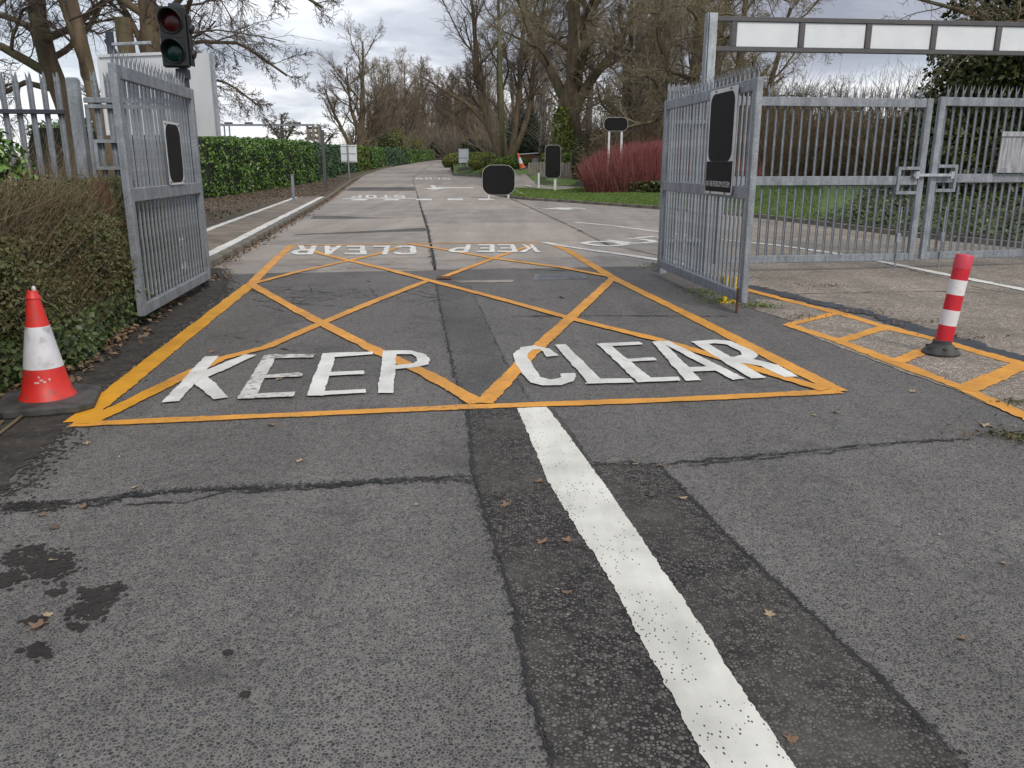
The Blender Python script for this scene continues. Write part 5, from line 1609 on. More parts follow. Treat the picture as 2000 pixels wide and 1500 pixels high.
# undergrowth along the wood edge and far left trees
for u, Y_, rx, h, mm, lab in [(762, 132, 5.6, 6.4, 'conifer_yellow', 'yellow green conifer bush behind the clipped hedge'), (846, 196, 6.4, 8.0, 'conifer_dark', 'dark conifer at the end of the clipped hedge'), (800, 172, 5.0, 5.2, 'conifer_yellow', 'olive bush between the two conifers'),
                              (1035, 86, 4.0, 6.5, 'conifer_dark', 'dark blue green conifer in the gap left of the oak'), (925, 108, 4.2, 4.4, 'evergreen', 'dark evergreen bush behind the white board on legs'), (1000, 94, 3.5, 4.2, 'evergreen', 'dark evergreen bush behind the many stemmed tree'),
                              (1170, 68, 3.6, 3.2, 'evergreen', 'dim evergreen bush right of the oak'), (882, 216, 6, 4.6, 'evergreen', 'dark bush closing the end of the road')]:
    pp = atY(u, 310, Y_)
    gz_ = hb1(pp[0], Y_) if pp[0] > -4 else float(zr(Y_))
    bush('evergreen_bush', lab, 'bush', (pp[0], Y_, gz_ - 0.1), (rx * 0.62, rx * 0.55, h), 3600, 0.26, mm, lump=0.45, lumps=14, shell=0.45, core=0.62)
for k, (u, v, Y_, rx, h, lab) in enumerate([(908, 303, 92, 2.4, 1.5, 'low heather mound behind the white board'), (934, 315, 85, 2.1, 1.2, 'yellow green heather mound right of the white board'), (960, 318, 79, 2.2, 1.25, 'yellow green heather mound left of the wooden pole'), (1000, 322, 68, 1.7, 1.2, 'green mound beneath the leaning cone'), (972, 330, 70, 1.5, 0.8, 'small mound in front of the wooden pole'), (888, 312, 108, 1.6, 1.7, 'green mound at the kerb of the far bend')]):
    pp = atY(u, v, Y_)
    bush('heather_mound', lab, 'shrub', (pp[0], Y_, hb1(pp[0], Y_) - 0.1), (rx, rx * 0.8, h), 4200, 0.2, 'heather' if k not in (3, 5) else 'laurel_yellow', lump=0.2, shell=0.9, core=0.8, aspect=0.45, tilt=0.9)
# ivy and ground cover on the right bank
def scatter_bank(name, n, region, size, mat, aspect=0.7, lift=0.06, label=None):
    pts = []
    a_, b_ = region
    A, B = resample(a_, 200), resample(b_, 200)
    k = rng.integers(0, 200, n)
    w = rng.random(n)[:, None]
    XY = A[k] * (1 - w) + B[k] * w + rng.normal(0, 0.12, (n, 2))
    C = np.column_stack([XY, hb(XY[:, 0], XY[:, 1]) + rng.uniform(0.01, lift, n)])
    return link(name, leaf_mesh(name, C, np.tile((0, -0.2, 1.0), (n, 1)), size, aspect, M[mat], tilt=0.5), kind='stuff')


KB2 = offs(KERB_B, 0.16)
ia = KB2[(KB2[:, 1] < 22.5)]
ib = np.array([(13.5, 30.5), (17, 27), (20, 20), (24, 10), (26, 2)])
scatter_bank('ground_ivy', 26000, (ia, ib), 0.10, 'ivy', 0.8, 0.2)
scatter_bank('ground_ivy', 8000, (np.array([(3.6, 40.4), (7.0, 37.6), (10, 35.6)]), np.array([(4.6, 42), (8, 39), (10.5, 37.5)])), 0.12, 'ivy', 0.8, 0.55)
loft('ivy_bank', ia, ib, 40, 14, lambda x, y: hb(x, y) + 0.02, M['wood_floor'], kind='structure')
# grass blades over the lawn
def grass(n, A, B, h):
    A, B = resample(A, 300), resample(B, 300)
    k = rng.integers(0, 300, n)
    w = rng.random(n)[:, None]
    XY = A[k] * (1 - w) + B[k] * w + rng.normal(0, 0.05, (n, 2))
    z0 = hb(XY[:, 0], XY[:, 1])
    hh_ = rng.uniform(0.5, 1.3, n) * h
    a_ = rng.uniform(0, 6.28, n)
    s = np.column_stack([np.cos(a_), np.sin(a_), np.zeros(n)]) * 0.012
    c = np.column_stack([XY, z0])
    tip = c + np.column_stack([rng.normal(0, 0.5, n), rng.normal(0, 0.5, n), np.ones(n)]) * hh_[:, None]
    V = np.stack([c - s, c + s, tip], 1).reshape(-1, 3)
    k3 = np.arange(n) * 3
    return np_mesh('grass', V, np.stack([k3, k3 + 1, k3 + 2], 1), M['grass_blade'])


link('grass', grass(60000, KB2[:, :2][KB2[:, 1] > 20], BACK_B[:8, :2], 0.075), kind='stuff')
_g = grass(16000, _a, _a + (4.5, 6.0), 0.09)
link('grass', _g, kind='stuff')

# dark evergreen on the right
ev = thing('evergreen_tree', 'large dark ivy clad evergreen at the right edge behind the closed gates', 'tree', (0, 0, 0))
cs, ds = [], []
for cx, cy, cz, rx, ry, rz_, n in [(14.6, 25.5, 2.6, 2.5, 2.0, 2.7, 6000), (16.2, 25.0, 5.6, 3.2, 2.4, 2.8, 8000), (13.6, 25.0, 4.8, 1.6, 1.5, 1.7, 3000), (14.3, 25, 7.6, 2.5, 2, 2.2, 5000), (18.7, 23, 4.0, 2.8, 2.2, 4.2, 6000), (17.2, 24, 8.6, 3.2, 2.5, 2.4, 5000), (12.9, 25.2, 2.0, 1.2, 1.2, 2.0, 2500)]:
    C, d = blob_points(int(n * 1.7), cx, cy, cz, rx, ry, rz_, 0.4, 16, 0.45)
    cs.append(C)
    ds.append(d)
C, d = np.vstack(cs), np.vstack(ds)
# open pockets
hole = np.sin(C[:, 0] * 2.9 + 1) + np.sin(C[:, 2] * 2.6 + C[:, 1]) + np.sin(C[:, 1] * 3.3 + C[:, 0] * 1.7)
kp = (hole > -2.2) & (C[:, 2] > 0.6)
link('crown', leaf_mesh('crown', C[kp], d[kp], 0.17, 0.6, M['evergreen'], tilt=0.7), ev)
et = MB()
et.tube([(15.8, 25.6, 0.3), (15.9, 25.5, 4), (16.2, 25.4, 9)], [0.3, 0.22, 0.1], 9)
et.tube([(17.6, 25, 0.3), (17.4, 25, 4), (17.8, 25, 10)], [0.26, 0.2, 0.1], 9)
et.build('trunk', M['bark'], ev, smooth=True)
# arching bare tree whose twigs cross the sky under the gantry
arch = tree_meshes('arching_tree', [([(0, 0, 0), (-0.3, 0, 2.5), (-1.0, 0, 5), (-2.0, 0, 8)], 0.22, 0.07), ([(-0.2, 0, 2.4), (-1.8, 0, 4.0), (-3.6, 0, 4.8), (-5.2, 0, 5.2)], 0.13, 0.035), ([(-0.6, 0, 3.8), (-2.4, -0.2, 6.2), (-4.4, -0.3, 7.2), (-6.0, 0, 7.6)], 0.13, 0.035)],
                   [lev(12, 0.25, 0.98, 0.8, 0.45, 0.42, 8, 0.16, -0.02), lev(8, 0.15, 0.98, 0.75, 0.5, 0.5, 6, 0.2, -0.02), lev(7, 0.12, 1.0, 0.75, 0.5, 0.5, 5, 0.2, 0.0, r_min=0.006), lev(1, 0.2, 1.0, 0.7, 0.55, 0.6, 2, 0.2, 0.0, r_min=0.005)], M['bark'], M['twig_green'])
place_tree('bare_tree', 'arching thin branched tree in front of the dark evergreen', (15.6, 23.2, hb1(15.6, 23.2)), arch)

# ------------------------------------------------------------------ steel palisade work
def pale_mesh(h, w=0.066, spike=0.12, splay=0.034):
    """W-section pale with three splayed points"""
    k = w / 2
    prof = [(-k, 0.0), (-k * 0.62, 0.016), (-k * 0.25, 0.004), (k * 0.25, 0.004), (k * 0.62, 0.016), (k, 0.0)]
    th = 0.0035
    mb = MB()
    n = len(prof)
    zt = h - spike
    front = [(x, y) for x, y in prof]
    ring = front + [(x, y + th) for x, y in front[::-1]]
    vs_ = [(x, y, 0.0) for x, y in ring] + [(x, y, zt) for x, y in ring]
    m = len(ring)
    fs = [(i, (i + 1) % m, m + (i + 1) % m, m + i) for i in range(m)]
    mb.add(vs_, fs)

    def prong(i0, i1, tip):
        a, b = prof[i0], prof[i1]
        v = [(a[0], a[1], zt), (b[0], b[1], zt), (b[0], b[1] + th, zt), (a[0], a[1] + th, zt),
             ((a[0] + b[0]) / 2 + (a[0] - b[0]) * -0.0 , (a[1] + b[1]) / 2 + th / 2, zt)]
        v = v[:4] + [tip]
        mb.add(v, [(0, 1, 4), (1, 2, 4), (2, 3, 4), (3, 0, 4)])
    prong(0, 3, (-splay, -0.014, h - 0.015))
    prong(1, 4, (0, 0.024, h))
    prong(2, 5, (splay, -0.014, h - 0.015))
    return mb.mesh('pale', M['galv'])


def rail(parent, name, x0, x1, y0, y1, z0, z1, mat='galv', c=0.006):
    mb = MB()
    mb.box(x0, x1, y0, y1, z0, z1, c=c)
    return mb.build(name, M[mat], parent)


def gate_leaf(label, a, b, z0, z1, zm, n, pale_side, group, drop=None, stile=0.10):
    a, b = np.array(a, float), np.array(b, float)
    d = b - a
    L = float(np.linalg.norm(d))
    t = thing('palisade_gate', label, 'gate', (a[0], a[1], 0), math.atan2(d[1], d[0]), group)
    for x in (0, L - stile):
        rail(t, 'stile', x, x + stile, -0.035, 0.035, z0, z1 + 0.0)
    for nm, za, zb in (('bottom_rail', z0, z0 + 0.11), ('mid_rail', zm - 0.065, zm + 0.065), ('top_rail', z1 - 0.125, z1 - 0.002)):
        rail(t, nm, stile + 0.001, L - stile - 0.001, -0.028, 0.028, za, zb)
    hgt = z1 + 0.185 - (z0 + 0.05)
    pm_ = pale_mesh(hgt, 0.042)
    for k in range(n):
        o = link('pale', pm_, t)
        o.location = (stile + (k + 0.5) * (L - 2 * stile) / n, pale_side * 0.031 - (0.0 if pale_side > 0 else 0.0), z0 + 0.05)
        o.rotation_euler = (0, 0, 0 if pale_side > 0 else math.pi)
    return t, L


GG = 'palisade gate leaves at the entrance'
gl, LL = gate_leaf('open left palisade gate leaf standing beside the ivy hedge', (-3.965, 10.70), (-3.645, 7.95), 0.12, 2.46, 1.28, 20, -1, GG)
gr, LR = gate_leaf('open right palisade gate leaf carrying the tall dark faced sign', (2.165, 12.08), (2.51, 8.78), 0.11, 2.42, 1.27, 24, 1, GG)
gc, LC = gate_leaf('closed palisade gate leaf in the middle, latched to its right hand partner', (2.98, 12.17), (6.16, 12.66), 0.14, 2.49, 1.33, 23, 1, GG)
gd, LD = gate_leaf('closed palisade gate leaf at the right edge carrying the silvered board', (9.55, 13.40), (6.27, 12.69), 0.15, 2.52, 1.36, 24, -1, GG)
# latch frames and slide bolt on the closed pair
def latch(parent, xa, xb, zc):
    mb = MB()
    s = 0.045
    x0, x1 = min(xa, xb), max(xa, xb)
    z0_, z1_ = zc - 0.20, zc + 0.20
    mb.box(x0, x1, -0.045, 0.045, z0_, z0_ + s)
    mb.box(x0, x1, -0.045, 0.045, z1_ - s, z1_)
    mb.box(x0 - 0.001, x0 + s, -0.047, 0.047, z0_ + s, z1_ - s) if xa < xb else mb.box(x1 - s, x1 + 0.001, -0.047, 0.047, z0_ + s, z1_ - s)
    return mb.build('latch_frame', M['galv'], parent)


latch(gc, LC - 0.44, LC - 0.10, 1.33)
latch(gd, LD - 0.44, LD - 0.10, 1.36)
mb = MB()
mb.box(-0.16, 0.50, -0.095, -0.05, -0.02, 0.02)
mb.box(0.44, 0.49, -0.10, -0.045, -0.05, 0.05)
mb.box(-0.14, -0.08, -0.10, -0.045, -0.05, 0.05)
o = mb.build('slide_bolt', M['galv_light'], gc)
o.location = (LC - 0.05, 0, 1.41)
for g_, L_ in ((gc, LC - 0.32), (gd, LD - 0.32)):
    mb = MB()
    sgn = -1 if g_ is gc else 1
    mb.tube([(L_, sgn * 0.05, 0.02), (L_, sgn * 0.05, 0.95)], 0.011, 8)
    mb.box(L_ - 0.03, L_ + 0.03, min(sgn * 0.03, sgn * 0.07), max(sgn * 0.03, sgn * 0.07), 0.42, 0.56)
    mb.build('drop_bolt', M['galv'], g_)
mb = MB()
mb.tube([(LR - 0.05, -0.06, 0.0), (LR - 0.05, -0.06, 0.27)], 0.014, 8)
mb.build('drop_bolt', M['rust'], gr)
# hinge and infill posts
def post(label, x, y, h, s=0.11, nm='gate_post', mat='galv', cat='gate post', group=None, rz=0.15):
    mb = MB()
    mb.box(-s / 2, s / 2, -s / 2, s / 2, -0.1, h, c=0.008)
    mb.box(-s / 2 + 0.012, s / 2 - 0.012, -s / 2 + 0.012, s / 2 - 0.012, h, h + 0.012)
    o = mb.build(nm, M[mat])
    o.location = (x, y, 0)
    o.rotation_euler = (0, 0, rz)
    return tag(o, label, cat, group)


post('galvanised hinge post at the far end of the open left gate', -4.14, 10.80, 2.5)
post('galvanised hinge post at the far end of the open right gate', 2.24, 12.24, 2.4)
post('galvanised hinge post where the closed gates begin behind the open leaf', 2.88, 12.24, 2.55)
# palisade infill between those two posts
inf = thing('palisade_fence', 'short palisade infill panel behind the open right gate', 'fence', (2.16, 12.235, 0), math.atan2(0.05, 0.66))
pm_ = pale_mesh(2.62)
for k in (0, 1, 2, 4, 6, 7, 8):
    o = link('pale', pm_, inf)
    o.location = (0.07 + k * 0.067, 0.004 * (k % 2), 0.06)
for z in (0.45, 2.12):
    rail(inf, 'rail', 0.03, 0.63, -0.05, -0.004, z, z + 0.05)
# left palisade: run of pales, post, pedestrian gate
y_of = lambda x: 10.70 + 0.15 * (x + 3.9)
FD = math.atan2(0.15, 1.0)
pf = thing('palisade_fence', 'palisade fence with dark top rail above the brown hedge on the left', 'fence', (-5.36, y_of(-5.36), 0), FD + math.pi)
pm2 = pale_mesh(2.62, 0.07, 0.13, 0.03)
for k in range(16):
    o = link('pale', pm2, pf)
    o.location = (0.12 + k * 0.156, 0, 0.03)
    o.rotation_euler = (0, 0, math.pi)
for z in (0.45, 2.15):
    rail(pf, 'rail', 0.06, 2.62, 0.004, 0.055, z, z + 0.055, 'rail_dark')
post('wide galvanised post between the palisade run and the pedestrian gate', -5.30, y_of(-5.30), 2.56, 0.13, 'fence_post', cat='fence post')
pg = thing('pedestrian_gate', 'narrow palisade pedestrian gate with lock box behind the left gate leaf', 'gate', (-5.20, y_of(-5.20), 0), FD)
for x in (0.0, 1.06):
    rail(pg, 'stile', x, x + 0.05, -0.025, 0.025, 0.1, 2.22)
for nm, za in (('bottom_rail', 0.1), ('top_rail', 2.22)):
    rail(pg, nm, 0.0, 1.11, -0.025, 0.025, za, za + 0.05)
rail(pg, 'top_strip', 0.0, 1.11, -0.03, 0.0, 2.285, 2.35)
for k in range(7):
    o = link('pale', pm2, pg)
    o.location = (0.13 + k * 0.148, 0.03, 0.05)
mb = MB()
for x0, x1, z0_, z1_ in ((0.06, 0.38, 1.50, 1.54), (0.06, 0.38, 1.82, 1.86), (0.06, 0.10, 1.54, 1.82), (0.34, 0.38, 1.54, 1.82)):
    mb.box(x0, x1, -0.05, 0.02, z0_, z1_)
mb.build('lock_box', M['galv'], pg)

# signs on the gates
def rounded(mb, x0, x1, z0, z1, y, r, th, mi=0, n=6):
    pts = []
    for cx, cz, a0 in ((x1 - r, z1 - r, 0), (x0 + r, z1 - r, 90), (x0 + r, z0 + r, 180), (x1 - r, z0 + r, 270)):
        for k in range(n + 1):
            a_ = R(a0 + 90 * k / n)
            pts.append((cx + r * math.cos(a_), cz + r * math.sin(a_)))
    m = len(pts)
    v = [(x, y, z) for x, z in pts] + [(x, y + th, z) for x, z in pts]
    mb.add(v, [tuple(range(m))[::-1], tuple(range(m, 2 * m))] + [(i, (i + 1) % m, m + (i + 1) % m, m + i) for i in range(m)], mi)


def text(parent, body, size, loc, rot, mat, width=None, name='lettering'):
    cu = bpy.data.curves.new(name, 'FONT')
    cu.body = body
    cu.size = size
    cu.align_x, cu.align_y = 'CENTER', 'CENTER'
    cu.extrude = 0.0008
    cu.resolution_u = 3
    o = bpy.data.objects.new(name, cu)
    COL.objects.link(o)
    bpy.context.view_layer.update()
    if width:
        f = width / max(1e-6, o.dimensions.x)
        me = bpy.data.meshes.new_from_object(o)
        bpy.data.objects.remove(o)
        o = bpy.data.objects.new(name, me)
        COL.objects.link(o)
        o.scale = (f, 1, 1)
    o.data.materials.clear()
    o.data.materials.append(mat)
    o.parent = parent
    o.location, o.rotation_euler = loc, rot
    return o


# on the right leaf: local x runs from the far hinge to the near end, road side is -y
sg = thing('gate_sign', 'tall white edged sign with dark face on the open right gate', 'sign', gr.location, gr.rotation_euler[2])
pa, pb_ = 1.98, 2.86
mb = MB()
rounded(mb, pa, pb_, 1.235, 2.385, -0.056, 0.04, 0.004)
mb.build('plate', M['sign_white'], sg)
mb = MB()
rounded(mb, pa + 0.05, pb_ - 0.07, 1.60, 2.34, -0.0595, 0.12, 0.003)
mb.build('dark_panel', M['sign_dark'], sg)
mb = MB()
mb.box(pa + 0.018, pb_ - 0.022, -0.0595, -0.0565, 1.262, 1.598)
band_o = mb.build('black_band', M['sign_dark'], sg)
wid = {' ': 0.45, 'I': 0.42, 'M': 1.15, '.': 0.4}
body = 'VIA THE INTERCOM SYSTEM.'
tot_ = sum(wid.get(c_, 0.85) for c_ in body)
xc = (pa + pb_) / 2 - 0.395
for c_ in body:
    w_ = wid.get(c_, 0.85) * 0.79 / tot_
    if c_ != ' ':
        text(band_o, c_, 0.088, (xc + w_ / 2, -0.0605, 1.345), (math.pi / 2, 0, 0), M['letter'], width=w_ * (0.82 if c_ not in 'I.' else 0.45), name='letter')
    xc += w_
# on the left leaf: local x from far hinge towards the camera, road side is +y (so read from +y)
sl = thing('gate_sign', 'small dark faced sign with white edges on the open left gate', 'sign', gl.location, gl.rotation_euler[2])
mb = MB()
rounded(mb, 0.86, 1.46, 1.345, 2.02, 0.040, 0.02, 0.004)
mb.build('plate', M['sign_white'], sl)
mb = MB()
rounded(mb, 0.885, 1.435, 1.37, 1.995, 0.0445, 0.13, 0.003)
mb.build('dark_panel', M['sign_dark'], sl)
for par, ys, pts_ in ((sg, -0.0605, [(pa + 0.2, 2.365), (pb_ - 0.2, 2.365), (pa + 0.2, 1.25), (pb_ - 0.2, 1.25)]), (sl, 0.0485, [(0.90, 1.99), (1.42, 1.99), (0.90, 1.375), (1.42, 1.375)])):
    for x, z in pts_:
        mb = MB()
        mb.tube([(x, ys - 0.004, z), (x, ys + 0.004, z)], 0.011, 8)
        mb.build('bolt', M['rust'], par)
# board on the far right leaf
bs = thing('board_sign', 'weathered silver boarded sign back hung on the closed gate at the right edge', 'sign', gd.location, gd.rotation_euler[2])
x0_ = LD - 1.72
for k in range(5):
    mb = MB()
    mb.box(x0_ + k * 0.122, x0_ + k * 0.122 + 0.117, 0.052 + 0.002 * (k % 2), 0.068 + 0.002 * (k % 2), 1.44, 2.04)
    mb.build('plank', M['silver_wood'], bs)
for z in (1.44, 1.97):
    mb = MB()
    mb.box(x0_ - 0.02, x0_ + 0.63, 0.072, 0.09, z, z + 0.07)
    mb.build('batten', M['silver_wood'], bs)

# ------------------------------------------------------------------ overhead gantry on the right
ga, gb = np.array((2.86, 12.62)), np.array((9.2, 13.32))
d = gb - ga
LG = float(np.linalg.norm(d))
gan = thing('overhead_gantry', 'overhead gantry beam of blank white panels in a grey frame above the closed gates', 'gantry', (ga[0], ga[1], 0), math.atan2(d[1], d[0]))
rail(gan, 'post', -0.06, 0.06, -0.05, 0.05, -0.1, 3.64, 'galv_light')
rail(gan, 'post', -0.10, -0.075, -0.06, 0.06, 1.5, 3.64, 'galv')
rail(gan, 'post', LG - 0.06, LG + 0.06, -0.05, 0.05, -0.1, 3.64, 'galv_light')
rail(gan, 'bottom_rail', 0.062, LG - 0.062, -0.04, 0.04, 3.135, 3.20, 'steel_grey')
rail(gan, 'top_rail', 0.062, LG - 0.062, -0.04, 0.04, 3.535, 3.60, 'steel_grey')
px_ = 0.36
k = 0
while px_ + 1.0 < LG:
    rail(gan, 'upright', px_ - 0.085, px_, -0.038, 0.038, 3.202, 3.533, 'steel_grey')
    mb = MB()
    mb.box(px_ + 0.004, px_ + 0.925, -0.012, 0.012, 3.204, 3.531)
    mb.build('panel', M['panel'], gan)
    px_ += 1.016
rail(gan, 'upright', px_ - 0.085, px_, -0.038, 0.038, 3.202, 3.533, 'steel_grey')

# ------------------------------------------------------------------ traffic signal, white board
ts = thing('traffic_signal', 'two lamp black traffic signal rising behind the open left gate', 'traffic light', (-4.07, 10.62, 0), R(3))
mb = MB()
mb.tube([(0.02, 0.16, 0), (0.02, 0.16, 3.42)], 0.055, 14)
smooth_angle(mb.build('pole', M['rail_dark'], ts))
mb = MB()
mb.box(-0.158, 0.158, -0.05, 0.05, 2.70, 3.385, c=0.02)
mb.box(-0.152, 0.152, -0.056, -0.05, 3.036, 3.05)
mb.build('housing', M['black_plastic'], ts)
for zc, lm, nm in ((3.215, 'lens_red', 'red_lens'), (2.875, 'lens_green', 'green_lens')):
    mb = MB()
    prof_ = [(0.0, 0.03), (0.05, 0.026), (0.085, 0.015), (0.115, 0.0)]
    n = 28
    vs_, fs = [], []
    for r_, yv_ in prof_[::-1]:
        for q in range(n):
            a_ = 2 * math.pi * q / n
            vs_.append((r_ * math.cos(a_), -0.058 - yv_ + 0.0, zc + r_ * math.sin(a_)))
    for ii in range(3):
        for q in range(n):
            fs.append((ii * n + q, ii * n + (q + 1) % n, (ii + 1) * n + (q + 1) % n, (ii + 1) * n + q))
    mb.add(vs_, fs)
    lens_o = mb.build(nm, M[lm], ts, smooth=True)
    mb = MB()
    vs_, fs = [], []
    n = 30
    for q in range(n):
        a_ = 2 * math.pi * q / n
        depth = 0.13 * (0.18 + 0.82 * max(0, 0.5 + 0.62 * math.sin(a_)))
        for r_ in (0.137, 0.129):
            vs_ += [(r_ * math.cos(a_), -0.05, zc + r_ * math.sin(a_)), (r_ * math.cos(a_) * 0.99, -0.05 - depth, zc + r_ * math.sin(a_) * 0.99)]
    for q in range(n):
        b_, c_ = q * 4, ((q + 1) % n) * 4
        fs += [(b_, c_, c_ + 1, b_ + 1), (b_ + 2, b_ + 3, c_ + 3, c_ + 2), (b_ + 1, c_ + 1, c_ + 3, b_ + 3)]
    mb.add(vs_, fs)
    mb.build('visor', M['black_plastic'], lens_o, smooth=True)
mb = MB()
mb.box(0.163, 0.185, -0.01, 0.11, 2.72, 3.30, c=0.008)
for zc in (3.15, 2.86):
    mb.tube([(0.185, 0.05, zc), (0.215, 0.05, zc - 0.01)], [0.055, 0.05], 16)
mb.build('side_housing', M['black_plastic'], ts)
mb = MB()
mb.box(-0.05, 0.09, 0.06, 0.20, 2.58, 2.70, c=0.01)
mb.build('bracket', M['rail_dark'], ts)
mb = MB()
mb.box(-0.05, 0.09, 0.02, 0.2, 3.386, 3.43, c=0.01)
mb.build('bracket', M['rail_dark'], ts)

wb = thing('notice_board', 'large white notice board on dark posts behind the left gate and signal', 'board', (0, 0, 0))
bl_, br_ = atY(206, 180, 12.75)[:2], atY(380, 180, 12.35)[:2]
d = br_ - bl_
wb.location = (bl_[0], bl_[1], 0)
wb.rotation_euler = (0, 0, math.atan2(d[1], d[0]))
LW = float(np.linalg.norm(d))
mb = MB()
mb.box(0, LW, -0.03, 0.0, 2.02, 3.06)
mb.build('panel', M['board_white'], wb)
mb = MB()
for x0, x1, z0_, z1_ in ((-0.03, LW + 0.03, 3.061, 3.10), (-0.03, LW + 0.03, 1.98, 2.019), (-0.03, -0.001, 2.02, 3.06), (LW + 0.001, LW + 0.03, 2.02, 3.06)):
    mb.box(x0, x1, -0.055, 0.01, z0_, z1_)
mb.build('frame', M['board_white'], wb)
for x in (0.10, 1.15):
    rail(wb, 'post', x, x + 0.09, 0.012, 0.09, -0.1, 3.42 if x < 1 else 3.05, 'rail_dark')
rail(wb, 'crossbar', 0.05, LW - 0.05, 0.092, 0.14, 1.84, 1.92, 'rail_dark')
rail(wb, 'top_bar', 0.20, 0.85, 0.0, 0.04, 3.22, 3.26, 'galv_light')

# return edge board just behind (the second white sheet on the right of the signal)
wb2 = thing('notice_board', 'narrow white panel edge right of the traffic signal', 'board', tuple(atY(407, 200, 11.55) * (1, 1, 0)), R(-18))
mb = MB()
mb.box(-0.62, 0.10, -0.02, 0.02, 1.93, 2.98)
mb.build('panel', M['board_white'], wb2)
mb = MB()
mb.box(0.101, 0.135, -0.03, 0.03, 1.93, 2.98)
mb.box(-0.58, -0.52, 0.021, 0.08, -0.1, 2.9)
mb.build('frame', M['galv_light'], wb2)

# rusty post behind the near end of the left gate
o = post('rusty brown steel post behind the near end of the left gate', -3.98, 8.15, 1.40, 0.13, 'rusty_post', 'rust', 'post')

# ------------------------------------------------------------------ cones
def cone(label, loc, h, mats, lean=(0, 0), group=None, base=0.5, sides=True):
    t = thing('traffic_cone', label, 'traffic cone', loc, 0.5, group)
    t.rotation_euler = (lean[0], lean[1], 0.35)
    mb = MB()
    s = base / 2
    c = 0.30 * s
    oct_ = [(s - c, -s), (s, -s + c), (s, s - c), (s - c, s), (-s + c, s), (-s, s - c), (-s, -s + c), (-s + c, -s)]
    rings = [(0.97, 0.0), (1.0, 0.012), (1.0, 0.044), (0.93, 0.058), (0.60, 0.062)]
    vs_ = [(x * k, y * k, z) for k, z in rings for x, y in oct_]
    fs = [(i * 8 + j_, i * 8 + (j_ + 1) % 8, (i + 1) * 8 + (j_ + 1) % 8, (i + 1) * 8 + j_) for i in range(4) for j_ in range(8)] + [tuple(range(8))[::-1], tuple(32 + j_ for j_ in range(8))]
    mb.add(vs_, fs)
    mb.build('base', M['rubber'], t)
    r0, r1 = (0.166 if base > 0.5 else base * 0.325), h * 0.05
    rad = lambda z: r0 * 0.93 + (r1 - r0 * 0.93) * (z - 0.075) / (h - 0.12)
    z1, z2 = h * 0.345, h * 0.70
    mb = MB()
    mb.lathe([(r0 * 1.02, 0.056), (r0 * 1.05, 0.062), (r0 * 1.02, 0.075), (r0 * 0.95, 0.085), (rad(0.2), 0.2), (rad(z1), z1)], 36)
    t_low = smooth_angle(mb.build('lower_body', M[mats[0]], t), 40)
    mb = MB()
    mb.lathe([(rad(z1) + 0.0015, z1), (rad(z2) + 0.0015, z2)], 36)
    smooth_angle(mb.build('white_sleeve', M['cone_white'], t), 40)
    mb = MB()
    mb.lathe([(rad(z2), z2), (rad(h * 0.93), h * 0.93), (rad(h * 0.93) + 0.006, h * 0.935), (rad(h * 0.95) + 0.006, h * 0.955), (rad(h * 0.96), h * 0.965), (r1 * 0.8, h), (r1 * 0.62, h), (r1 * 0.55, h - 0.04)], 36)
    smooth_angle(mb.build('top', M[mats[0]], t), 40)
    return t


cn = cone('red and white traffic cone standing at the foot of the roadside hedge', (-3.115, 5.29, 0.006), 0.77, ['cone_red'], base=0.60)
# scuffed lettering remnants on the lower body of the cone
mb = MB()
for a0, z, w, h_ in ((-102, 0.185, 0.03, 0.012), (-90, 0.20, 0.02, 0.012), (-82, 0.188, 0.016, 0.014), (-96, 0.22, 0.012, 0.012), (-70, 0.2, 0.012, 0.016)):
    rr0 = 0.136
    pts = []
    for sx, sz in ((-1, -1), (1, -1), (1, 1), (-1, 1)):
        zz2 = z + sz * h_ / 2
        r_ = 0.166 * 0.93 + (0.77 * 0.05 - 0.166 * 0.93) * (zz2 - 0.075) / (0.65) + 0.0022
        aa = R(a0) + sx * w / 2 / r_
        pts.append((r_ * math.cos(aa), r_ * math.sin(aa), zz2))
    mb.add(pts, [(0, 1, 2, 3)])
mb.build('scuffs', mat_noise('scuffed_white', (0.5, 0.12, 0.1), (0.65, 0.55, 0.53), 90, 3, 0.6), [c_ for c_ in cn.children if c_.name.startswith('lower_body')][0])
# small bird dropping / white nub on the tip
mb = MB()
mb.lathe([(0.012, 0.77), (0.014, 0.785), (0.006, 0.80)], 10, center=(0.012, 0, 0))
mb.build('tip', M['sign_white'], [c_ for c_ in cn.children if c_.name.startswith('top')][0])
pc = atY(1018, 338, 53)
c2 = cone('orange and white cone tipped over among the green mounds', (pc[0] + 0.12, 53, hb1(pc[0], 53) + 0.35), 1.0, ['cone_orange'], lean=(0.0, -0.38))

# ------------------------------------------------------------------ flexible bollard
bp = gp(1837, 692)
bo = thing('bollard', 'red and white striped flexible bollard on a black rubber foot', 'bollard', (bp[0], bp[1], 0.012))
mb = MB()
mb.lathe([(0.15, 0.0), (0.152, 0.012), (0.142, 0.025), (0.085, 0.075), (0.076, 0.085), (0.074, 0.115), (0.06, 0.118)], 28)
for q in range(6):
    a_ = q * math.pi / 3 + 0.3
    mb.tube([(0.112 * math.cos(a_), 0.112 * math.sin(a_), 0.03), (0.112 * math.cos(a_), 0.112 * math.sin(a_), 0.062)], 0.016, 8)
smooth_angle(mb.build('foot', M['rubber'], bo))
lean = 0.105
def sect(nm, z0_, z1_, mat, r=0.0675, extra=None):
    mb = MB()
    mb.lathe(extra or [(r, z0_), (r, z1_)], 32)
    o = smooth_angle(mb.build(nm, M[mat], bo))
    o.location = (0.0, 0, 0.0)
    o.rotation_euler = (0, lean, 0)
    return o


